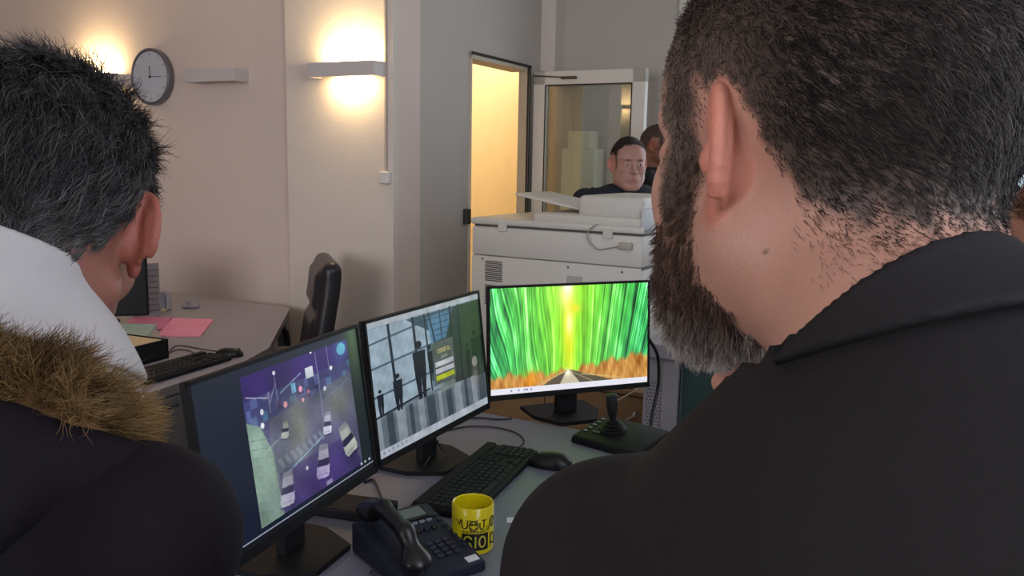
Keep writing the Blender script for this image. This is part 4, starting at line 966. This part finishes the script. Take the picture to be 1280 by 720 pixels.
def hand_sdf(P, curl=1.0, spread=.1):
    """wrist at origin, palm along +y, palm faces -z, thumb on +x"""
    d = smin(rbox(P, (0, .048, 0), (.040, .046, .013), .012), cap(P, (0, -.03, 0), (0, .02, 0), .025, .028), .02)
    for i, (x, L, r) in enumerate(((.029, .074, .0088), (.010, .083, .0090), (-.010, .077, .0086), (-.028, .060, .0078))):
        p = np.array((x, .090 - .004 * abs(i - 1), .002)); a = 0; sx = x * spread * 4
        for k, f in enumerate((.44, .31, .25)):
            a += curl * (.75, 1.15, .8)[k]; q = p + np.array((sx * L * f, math.cos(a) * L * f, -math.sin(a) * L * f)); d = smin(d, cap(P, p, q, r * (1 - .07 * k), r * (.95 - .08 * k)), .004); p = q
    p = np.array((.030, .022, -.006))
    for k, (dx, dy, dz, r) in enumerate(((.022, .026, -.010, .012), (.008, .028, -.012, .0105), (-.004, .022, -.010, .009))):
        q = p + np.array((dx, dy, dz)); d = smin(d, cap(P, p, q, r, r * .92), .006); p = q
    return d
def hand(M, curl, h=.003, mirror=False):
    V, Q = nets(lambda P: hand_sdf(P, curl), (-.065, -.065, -.09), (.08, .185, .04), h)
    if mirror: V[:, 0] *= -1; Q = Q[:, ::-1]
    return xf(M, V), Q
def handM(w, d, up=(0, 0, 1)):
    """wrist at w, fingers towards d, back of the hand towards up"""
    y = Vector(d).normalized(); z = Vector(up); z = (z - y * z.dot(y)).normalized(); x = y.cross(z)
    return Matrix(((x.x, y.x, z.x, w[0]), (x.y, y.y, z.y, w[1]), (x.z, y.z, z.z, w[2]), (0, 0, 0, 1)))
def arr(v): return np.array((v[0], v[1], v[2]), np.float32)
def person(label, HM, N, A, SL, SR, EL, ERt, WL, WR, HIP, feet, skin, jacket_m, hh=.0035, jh=.010, scalp=None, bald=0, beard=None, collar=True, moles=(), hands=((1, .3), (1, .3)), hand_dirs=None, arm_r=(.064, .052, .042), chest=(.175, .118, .20), yaw=0, neck_r=(.055, .062), fat=0.0, collar_r=.072, trous=None, collar_h=(.018, -.038), belly=1.0, eyes=True, head_scale=1, face_eyes=False, hand_h=.003, collar_low=None, collar_top=None, sideburns=True):
    base = Vector((HIP[0], HIP[1], 0)); N, A = Vector(N), Vector(A).normalized(); HIP = Vector(HIP)
    HI = HM.inverted(); ne = HI @ (N - A * .05)
    lo = (-.105, -.13, min(-.14, ne.z - .07)); hi = (.105, .13, .14); lo = (min(lo[0], ne.x - .075), min(lo[1], ne.y - .075), lo[2]); hi = (max(hi[0], ne.x + .075), hi[1], hi[2])
    V, Q = nets(lambda P: head_sdf(P, ne, neck_r, fat, eyes), lo, hi, hh)
    C = skin_col(V, skin, scalp=scalp, bald=bald, beard=beard, moles=moles, side=sideburns)
    Vh, Qh = V, Q
    parts = [(xf(HM, V), Q, C)]; sk = np.array(lin(skin))
    up = (N - HIP).normalized(); rt = (Vector(SR) - Vector(SL)); rt = (rt - up * rt.dot(up)).normalized(); fw = up.cross(rt)
    R = np.stack([arr(rt), arr(fw), arr(up)], 1)
    Cc = N * .66 + HIP * .34; Bc = N * .33 + HIP * .67
    def torso(P, g=0.0):
        d = ell(P, arr(Cc), (chest[0] + g, chest[1] + g, chest[2] + g), R); d = smin(d, ell(P, arr(Bc), (chest[0] * .93 * belly + g, chest[1] * belly + g, .17 + g), R), .08)
        d = smin(d, ell(P, arr(HIP), (chest[0] * .95 + g, chest[1] + g, .13 + g), R), .06)
        for S in (SL, SR): d = smin(d, cap(P, arr(N - A * .055), arr(S), .050 + g, arm_r[0] - .006 + g), .05)
        return d
    def arms(P, g=0.0):
        d = None
        for S, E, Wt in ((SL, EL, WL), (SR, ERt, WR)):
            a = smin(cap(P, arr(S), arr(E), arm_r[0] + g, arm_r[1] + g), cap(P, arr(E), arr(Wt), arm_r[1] + g, arm_r[2] + g), .02); d = a if d is None else np.minimum(d, a)
        return d
    pts = [N + A * .05, SL, SR, EL, ERt, WL, WR, HIP]
    lo = np.array([min(p[i] for p in pts) for i in range(3)]) - .16; hi = np.array([max(p[i] for p in pts) for i in range(3)]) + .16; hi[2] = min(hi[2], max(N.z, SL[2], SR[2], WL[2], WR[2]) + .09); lo[1] -= .06; hi[1] += .06; lo[0] -= .04; hi[0] += .04
    # body under the clothes, joined to neck and wrists in the same mesh
    Vb, Qb = nets(lambda P: smin(torso(P, -.018), arms(P, -.016), .03), lo, hi, .016); parts.append((Vb, Qb, np.tile(sk, (len(Vb), 1))))
    hd_ = hand_dirs or (None, None)
    for k, (E, Wt, (on_, cu), hdir) in enumerate(((EL, WL, hands[0], hd_[0]), (ERt, WR, hands[1], hd_[1]))):
        if not on_: continue
        dd, upv = hdir or (Vector(Wt) - Vector(E), (0, 0, 1))
        v, q = hand(handM(Wt, dd, upv), cu, hand_h, mirror=(k == 1)); parts.append((v, q, np.tile(sk * np.array((1.06, .92, .9)), (len(v), 1))))
    off = 0; VV_, QQ, CC = [], [], []
    for v, q, c in parts: VV_.append(v); QQ.append(q + off); CC.append(c); off += len(v)
    b3 = arr(base)
    body = mesh_np('person', np.concatenate(VV_) - b3, np.concatenate(QQ), M_skin, None, col=np.concatenate(CC)); body.location = base
    setp(body, label, 'person')
    L0 = Matrix.Translation(-base)
    # jacket
    aN, aA = arr(N), arr(A)
    def jk(P):
        d = smin(torso(P), arms(P), .035)
        q = P - aN; t = q @ aA; rho = np.sqrt(np.maximum((q ** 2).sum(-1) - t * t, 0))
        d = smin(d, cap(P, aN - aA * .09, aN, collar_r - .001), .015); lA = arr(Vector(collar_low[0]).normalized()) if collar_low else aA; lt = (collar_low[1] + .004) if collar_low else collar_h[1] + .008
        d = smax(d, -np.maximum(rho - (collar_r - .006), lt - q @ lA), .004)
        d = np.maximum(d, (P @ np.array((0, 0, -1.0))) + HIP.z - .12)
        for Wt, E in ((WL, EL), (WR, ERt)):
            w = arr(Wt); e = arr(E); ax = (w - e) / np.linalg.norm(w - e); tt = (P - w) @ ax; near = np.linalg.norm(P - w, axis=1) < .09; d = np.where(near, np.maximum(d, tt + .004), d)
        return d
    Vj, Qj = nets(jk, lo, hi, jh); jo = mesh_np('jacket', Vj - b3, Qj, jacket_m, body)
    if collar:
        lowA = arr(Vector(collar_low[0]).normalized()) if collar_low else aA; lowt = collar_low[1] if collar_low else collar_h[1]
        def ck_(P):
            q = P - aN; t = q @ aA; rho = np.sqrt(np.maximum((q ** 2).sum(-1) - t * t, 0)); Rt = collar_r + np.clip(.01 - t, 0, .1) * .35
            band = np.maximum(np.abs(rho - Rt) - .004, t - collar_h[0] - .03); j_ = jk(P)
            leaf_ = np.maximum(j_ - .0075, -(j_ + .004)); d = smin(band, leaf_, .008)
            d = smax(d, lowt - q @ lowA, .003); d = smax(d, (t - collar_h[0]) if collar_top is None else (q @ arr(collar_top[0]) - collar_top[1]), .003); d = np.maximum(d, rho - .19)
            return np.maximum(d, -(rho - (collar_r - .006)) * np.where(t > -.09, 1, -1))
        b = .2; Vc, Qc = nets(ck_, aN - (b, b, .14), aN + (b, b, .13), jh * .5); mesh_np('collar', Vc - b3, Qc, jacket_m, body)
    # trousers and shoes
    kn = [(Vector(f) * .5 + HIP * .5) + Vector((0, 0, .02)) for f in feet]
    def tr_(P):
        d = ell(P, arr(HIP - Vector((0, 0, .05))), (chest[0] * .9, chest[1] * .95, .13), R)
        for s, f, k_ in zip((-1, 1), feet, kn):
            hp = arr(HIP + rt * (s * .085) - Vector((0, 0, .07))); d = smin(d, cap(P, hp, arr(k_), .088, .062), .03); d = smin(d, cap(P, arr(k_), (f[0], f[1], .09), .062, .050), .02)
        return np.maximum(d, .045 - P[:, 2])
    fl = np.array([min([HIP.x] + [f[0] for f in feet]) - .22, min([HIP.y] + [f[1] for f in feet]) - .2, .03]); fh = np.array([max([HIP.x] + [f[0] for f in feet]) + .22, max([HIP.y] + [f[1] for f in feet]) + .2, HIP.z + .1])
    Vt, Qt = nets(tr_, fl, fh, .016); mesh_np('trousers', Vt - b3, Qt, trous or M_trous, body)
    fy = arr(fw); fy[2] = 0; fy /= np.linalg.norm(fy) + 1e-6
    for f in feet:
        c = np.array((f[0], f[1], 0), np.float32)
        def sh(P): return np.maximum(smin(cap(P, c + (0, 0, .045), c + fy * .15 + (0, 0, .032), .044, .036), cap(P, c + (0, 0, .05), c + (0, 0, .09), .045), .02), .002 - P[:, 2])
        v, q = nets(sh, c - .1 + np.minimum(fy * .16, 0), c + .1 + np.maximum(fy * .16, 0) + (0, 0, .05), .009); mesh_np('shoe', v - b3, q, M_shoe, body)
    if face_eyes:
        for s in (-1, 1):
            eb = MB(); 
            bmesh.ops.create_uvsphere(eb.b, u_segments=20, v_segments=12, radius=.0112); e = eb.build('eye', M_eye, body, smooth=True); e.matrix_local = L0 @ HM @ Matrix.Translation((s * .031, .0815, .003))
            ib = MB().lathe([(0, .0116), (.0025, .0114), (.0043, .0108)], 18); i_ = ib.build('iris', M_iris, e, smooth=True); i_.matrix_local = Matrix.Rotation(-math.pi / 2, 4, 'X')
    HMl = L0 @ HM
    return body, HMl, Vh, Qh
def add_hair(name, info, maskf, n, lenf, dirf, r0, colf, seed, **kw):
    body, HMl, V, Q = info
    o = strands(name, V, Q, maskf, n, lenf, dirf, r0, colf, M_hair, body, seed=seed, **kw); o.matrix_local = HMl; return o
def mixcol(a, b, t): a = np.array(lin(a)); b = np.array(lin(b)); return a * (1 - t[:, None]) + b * t[:, None]

# --- man at the right, head turned to the monitors, grey beard, black suit
HMr = headM((.168, .472, 1.528), math.radians(27), math.radians(4), 0)
suit = dict(jacket_m=M_suit)
Nr = (.182, .392, 1.422)
r_info = person('large man at the right in a black suit with short dark hair and greying beard', HMr, Nr, (-.33, .64, .70),
    (.066, .475, 1.274), (.365, .315, 1.27), (.03, .60, 1.06), (.42, .52, 1.06), (.03, .86, .93), (.236, .552, 1.321), (.30, .10, .96), [(.20, .16, 0), (.42, .10, 0)],
    (180, 136, 118), M_suit, hh=.0022, jh=.0065, scalp=(66, 57, 52), bald=.0, beard=(96, 74, 62), hands=((1, .35), (1, .95)), hand_dirs=((Vector((-.05, .95, -.3)), (0, .2, 1)), (Vector((-.6, .1, .62)), (-.35, .8, .4))),
    neck_r=(.060, .066), fat=.013, collar_low=((-.18, .45, .877), .006), collar_top=((-.418, .798, .554), .007), collar_r=.0735, chest=(.20, .135, .22), belly=1.08, moles=((-.064, -.030, -.058), (-.058, -.055, -.085), (-.070, -.034, -.052)), hand_h=.0017)
def hm_r(P): return np.clip(hairline(P) / .006 + .3, 0, 1) * not_ear(P)
def dirr(P, N, rs):
    fl = np.stack([np.zeros(len(P)), np.full(len(P), -.75) * np.sign(.12 - P[:, 2] * 0), -.55 - 0 * P[:, 2]], 1); fl = fl - N * (fl * N).sum(1)[:, None]
    return nrm(fl) + N * .38 + rs.normal(size=P.shape) * .22
def lenr(P, rs): return (.0035 + .0065 * np.clip((hairline(P) - .006) / .04, 0, 1)) * rs.uniform(.7, 1.25, len(P))
def colr(P, rs):
    g = np.clip((P[:, 1] + .058) / .055, 0, 1) * np.clip(1.3 - (P[:, 2] - .03) / .07, 0, 1); t = np.clip(g * .8 + rs.normal(0, .2, len(P)), 0, 1)
    return mixcol((38, 36, 36), (138, 122, 110), t)
add_hair('hair', r_info, hm_r, 60000, lenr, dirr, .00022, colr, 11, seg=3, clump=.004, pull=.15, crs=.14)
add_hair('nape_hair', r_info, lambda P: np.clip((hairline(P, False) + .030) / .03, 0, 1) ** 2 * (hairline(P, False) < .002) * (P[:, 1] < -.045) * not_ear(P), 1300, lambda P, rs: .006 * rs.uniform(.6, 1.3, len(P)), dirr, .00016, lambda P, rs: mixcol((84, 66, 56), (136, 108, 92), rs.uniform(0, 1, len(P))), 13, seg=3, lift=.0)
def bm(P): return np.clip(beardf(P) / .006 + .2, 0, 1) * not_ear(P)
def bl(P, rs): return (.007 + .006 * np.clip((-P[:, 2] - .045) / .06, 0, 1)) * rs.uniform(.6, 1.2, len(P))
def bd(P, N, rs):
    fl = np.stack([0 * P[:, 0], .10 + 0 * P[:, 1], -1 + 0 * P[:, 2]], 1); fl = fl - N * (fl * N).sum(1)[:, None] * .8; return nrm(fl) + N * .38 + rs.normal(size=P.shape) * .28
def bc(P, rs): t = np.clip((-P[:, 2] - .09) / .03 * .8 + np.clip((P[:, 1] - .06) / .04, 0, 1) * .3 + rs.normal(.08, .2, len(P)), 0, 1); return mixcol((78, 58, 46), (186, 180, 172), t)
add_hair('beard', r_info, bm, 26000, bl, bd, .0002, bc, 12, seg=4, clump=.007, wav=.06)

# --- grey-haired man at the left in an off-white jacket
HMl_ = headM((-.394, .70, 1.460), math.radians(13), math.radians(24), math.radians(6), 1.04)
M_off = mat('jacket_offwhite', (184, 180, 180), .8, var=.03, bump=.08, bscale=300)
l_info = person('grey-haired man at the left in an off-white jacket, seen from behind', HMl_, (-.422, .634, 1.420), (.16, .42, .88),
    (-.70, .64, 1.27), (-.412, .70, 1.305), (-.80, .78, 1.0), (-.36, .84, 1.02), (-.66, 1.02, .98), (-.46, 1.06, .96), (-.56, .58, .93), [(-.66, .60, 0), (-.47, .60, 0)],
    (150, 100, 86), M_off, hh=.003, jh=.008, scalp=(38, 37, 38), collar_r=.082, chest=(.18, .12, .21), collar_h=(.034, -.04), sideburns=False)
def hm_l(P): return np.clip((hairline(P) + .008 * (P[:, 1] < -.01)) / .006 + .3, 0, 1) * not_ear(P) * ~((P[:, 2] < .0) & (P[:, 1] > -.01))
def dl(P, N, rs):
    fl = np.stack([.35 * np.sin(P[:, 1] * 60) * .4 + .12, -.7 + 0 * P[:, 1], -.45 - 2.5 * np.clip(.06 - P[:, 2], 0, .2)], 1); fl = fl - N * (fl * N).sum(1)[:, None]
    return nrm(fl) + N * (.04 + 1.2 * np.clip(P[:, 2] - .085, 0, .06))[:, None] + rs.normal(size=P.shape) * .15
def ll(P, rs): return (.012 + .024 * np.clip((hairline(P)) / .07, 0, 1)) * rs.uniform(.6, 1.3, len(P))
def cl_(P, rs): t = np.clip(rs.normal(.16, .22, len(P)) + .25 * np.clip((.03 - P[:, 2]) / .06, 0, 1), 0, 1) ** 1.3; return mixcol((34, 32, 36), (150, 148, 146), t)
add_hair('hair', l_info, hm_l, 52000, ll, dl, .00027, cl_, 21, seg=5, clump=.010, wav=.07, crs=.15)

# --- person with the fur hood in front of him
M_pur = mat('parka_cloth', (17, 11, 20), .85, var=.08, bump=.1, bscale=200, spec=.2)
HMf = headM((-.475, .45, 1.50), math.radians(-10), math.radians(12), 0)
f_info = person('person at the bottom left in a dark parka with a golden-brown fur hood trim', HMf, (-.415, .425, 1.36), (-.1, .15, .95),
    (-.60, .36, 1.24), (-.226, .485, 1.284), (-.68, .36, .98), (-.335, .55, 1.03), (-.62, .50, .86), (-.30, .66, .92), (-.45, .16, .92), [(-.54, .16, 0), (-.36, .18, 0)],
    (190, 146, 124), M_pur, hh=.0045, jh=.009, scalp=(60, 44, 34), collar_r=.085, chest=(.18, .12, .21), arm_r=(.056, .056, .048), collar=False)
def hood(P):
    d = ell(P, (-.385, .395, 1.335), (.135, .10, .055)); return smin(d, cap(P, (-.29, .45, 1.345), (-.205, .50, 1.31), .036, .022), .03)
V, Q = nets(hood, (-.56, .25, 1.24), (-.14, .6, 1.42), .006); b3 = arr(f_info[0].location); mesh_np('hood', V - b3, Q, M_pur, f_info[0])
def ruff(P):
    d = cap(P, (-.52, .42, 1.376), (-.40, .50, 1.365), .048, .048); d = smin(d, cap(P, (-.40, .50, 1.365), (-.292, .50, 1.335), .050, .050), .02); d = smin(d, cap(P, (-.292, .50, 1.345), (-.275, .485, 1.335), .043, .036), .02); return d + .004 * vnoise(P, 60, 4).astype(np.float32)
V, Q = nets(ruff, (-.6, .32, 1.26), (-.2, .6, 1.48), .005); V = V - b3
fr_ = mesh_np('fur_lining', V, Q, mat('fur_under', (96, 68, 36), .9), f_info[0])
def fd(P, N, rs): return N * .9 + np.array((.25, -.1, -.25)) + rs.normal(size=P.shape) * .25
def fc(P, rs): t = np.clip(.4 + .32 * vnoise(P, 50, 6) + rs.normal(0, .2, len(P)), 0, 1); return mixcol((74, 54, 34), (172, 138, 88), t)
strands('fur_trim', V, Q, lambda P: ((P[:, 2] > 1.308) & (hood((P + b3).astype(np.float32)) > .002)).astype(float), 42000, lambda P, rs: .023 * rs.uniform(.5, 1.35, len(P)), fd, .00023, fc, M_hair, f_info[0], seed=31, seg=5, clump=.016, wav=.10)
add_hair('hair', f_info, hm_l, 5000, lambda P, rs: .03 * rs.uniform(.7, 1.2, len(P)), dl, .0007, lambda P, rs: mixcol((56, 42, 32), (96, 74, 56), rs.uniform(0, 1, len(P))), 32, seg=4, clump=.012)

# --- man behind the copier facing us, and the man behind him in profile
M_navy = mat('shirt_navy', (26, 32, 44), .8, var=.05); M_blk = mat('shirt_black', (20, 20, 24), .8, var=.05)
Dm = 4.36; cx_, cz_ = (781 - 640) / F * Dm, 1.512
HMm = headM((cx_, Dm, cz_), math.radians(180 + 8), math.radians(4), 0, 1.10)
m_info = person('man in a dark navy shirt standing behind the photocopier, facing us', HMm, (cx_ + .005, Dm + .045, 1.385), (0, -.12, .97),
    (cx_ + .205, Dm + .03, 1.315), (cx_ - .215, Dm + .03, 1.315), (cx_ + .27, Dm + .04, 1.05), (cx_ - .25, Dm + .06, 1.05), (cx_ + .20, Dm + .0, .84), (cx_ - .20, Dm - .0, .86), (cx_, Dm + .08, .92), [(cx_ + .1, Dm + .1, 0), (cx_ - .1, Dm + .1, 0)],
    (176, 134, 122), M_navy, hh=.0035, jh=.012, scalp=(58, 47, 43), bald=.014, face_eyes=True, fat=.004, collar_r=.068, neck_r=(.060, .066), collar_h=(.02, -.03))
add_hair('hair', m_info, lambda P: np.clip((hairline(P) - .016) / .008, 0, 1) * not_ear(P) * (P[:, 2] > .04), 6000, lambda P, rs: .010 * rs.uniform(.6, 1.2, len(P)), dirr, .0008, lambda P, rs: mixcol((30, 26, 26), (62, 52, 46), rs.uniform(0, 1, len(P))), 41, seg=3)
Dn = 4.82; cx2 = (818 - 640) / F * Dn
HMn = headM((cx2, Dn, 1.612), math.radians(-120), math.radians(2), 0, 1.0)
n_info = person('man in black with cropped hair standing behind the navy-shirted man, in profile', HMn, (cx2 - .03, Dn + .02, 1.475), (.1, 0, .97),
    (cx2 + .02, Dn + .22, 1.41), (cx2 - .08, Dn - .18, 1.41), (cx2 + .06, Dn + .26, 1.13), (cx2 - .04, Dn - .22, 1.13), (cx2 + .1, Dn + .22, .90), (cx2 + .06, Dn - .20, .90), (cx2 - .04, Dn + .02, .95), [(cx2 - .04, Dn + .12, 0), (cx2 - .04, Dn - .08, 0)],
    (160, 112, 92), M_blk, hh=.004, jh=.012, scalp=(72, 56, 48), bald=.012, collar_r=.068, face_eyes=True)
add_hair('hair', n_info, lambda P: np.clip((hairline(P) - .012) / .006, 0, 1) * not_ear(P) * (P[:, 2] > .03), 4000, lambda P, rs: .005 * rs.uniform(.6, 1.2, len(P)), dirr, .0008, lambda P, rs: mixcol((40, 34, 32), (80, 66, 56), rs.uniform(0, 1, len(P))), 42, seg=2)

# --- person just entering the frame at the right edge
HMe = headM((.655, .95, 1.402), math.radians(70), math.radians(6), 0)
e_info = person('person with brown hair just inside the right edge of the frame, behind the black suit', HMe, (.675, .94, 1.262), (-.1, .05, .97),
    (.67, .77, 1.19), (.71, 1.12, 1.19), (.67, .75, .94), (.71, 1.16, .94), (.62, .80, .85), (.64, 1.10, .85), (.71, .95, .86), [(.70, .86, 0), (.70, 1.04, 0)],
    (178, 128, 106), M_blk, hh=.0045, jh=.012, scalp=(92, 66, 52))
add_hair('hair', e_info, hm_l, 9000, lambda P, rs: .03 * rs.uniform(.7, 1.2, len(P)), dl, .0006, lambda P, rs: mixcol((96, 70, 54), (150, 112, 88), rs.uniform(0, 1, len(P))), 51, seg=4, clump=.012)
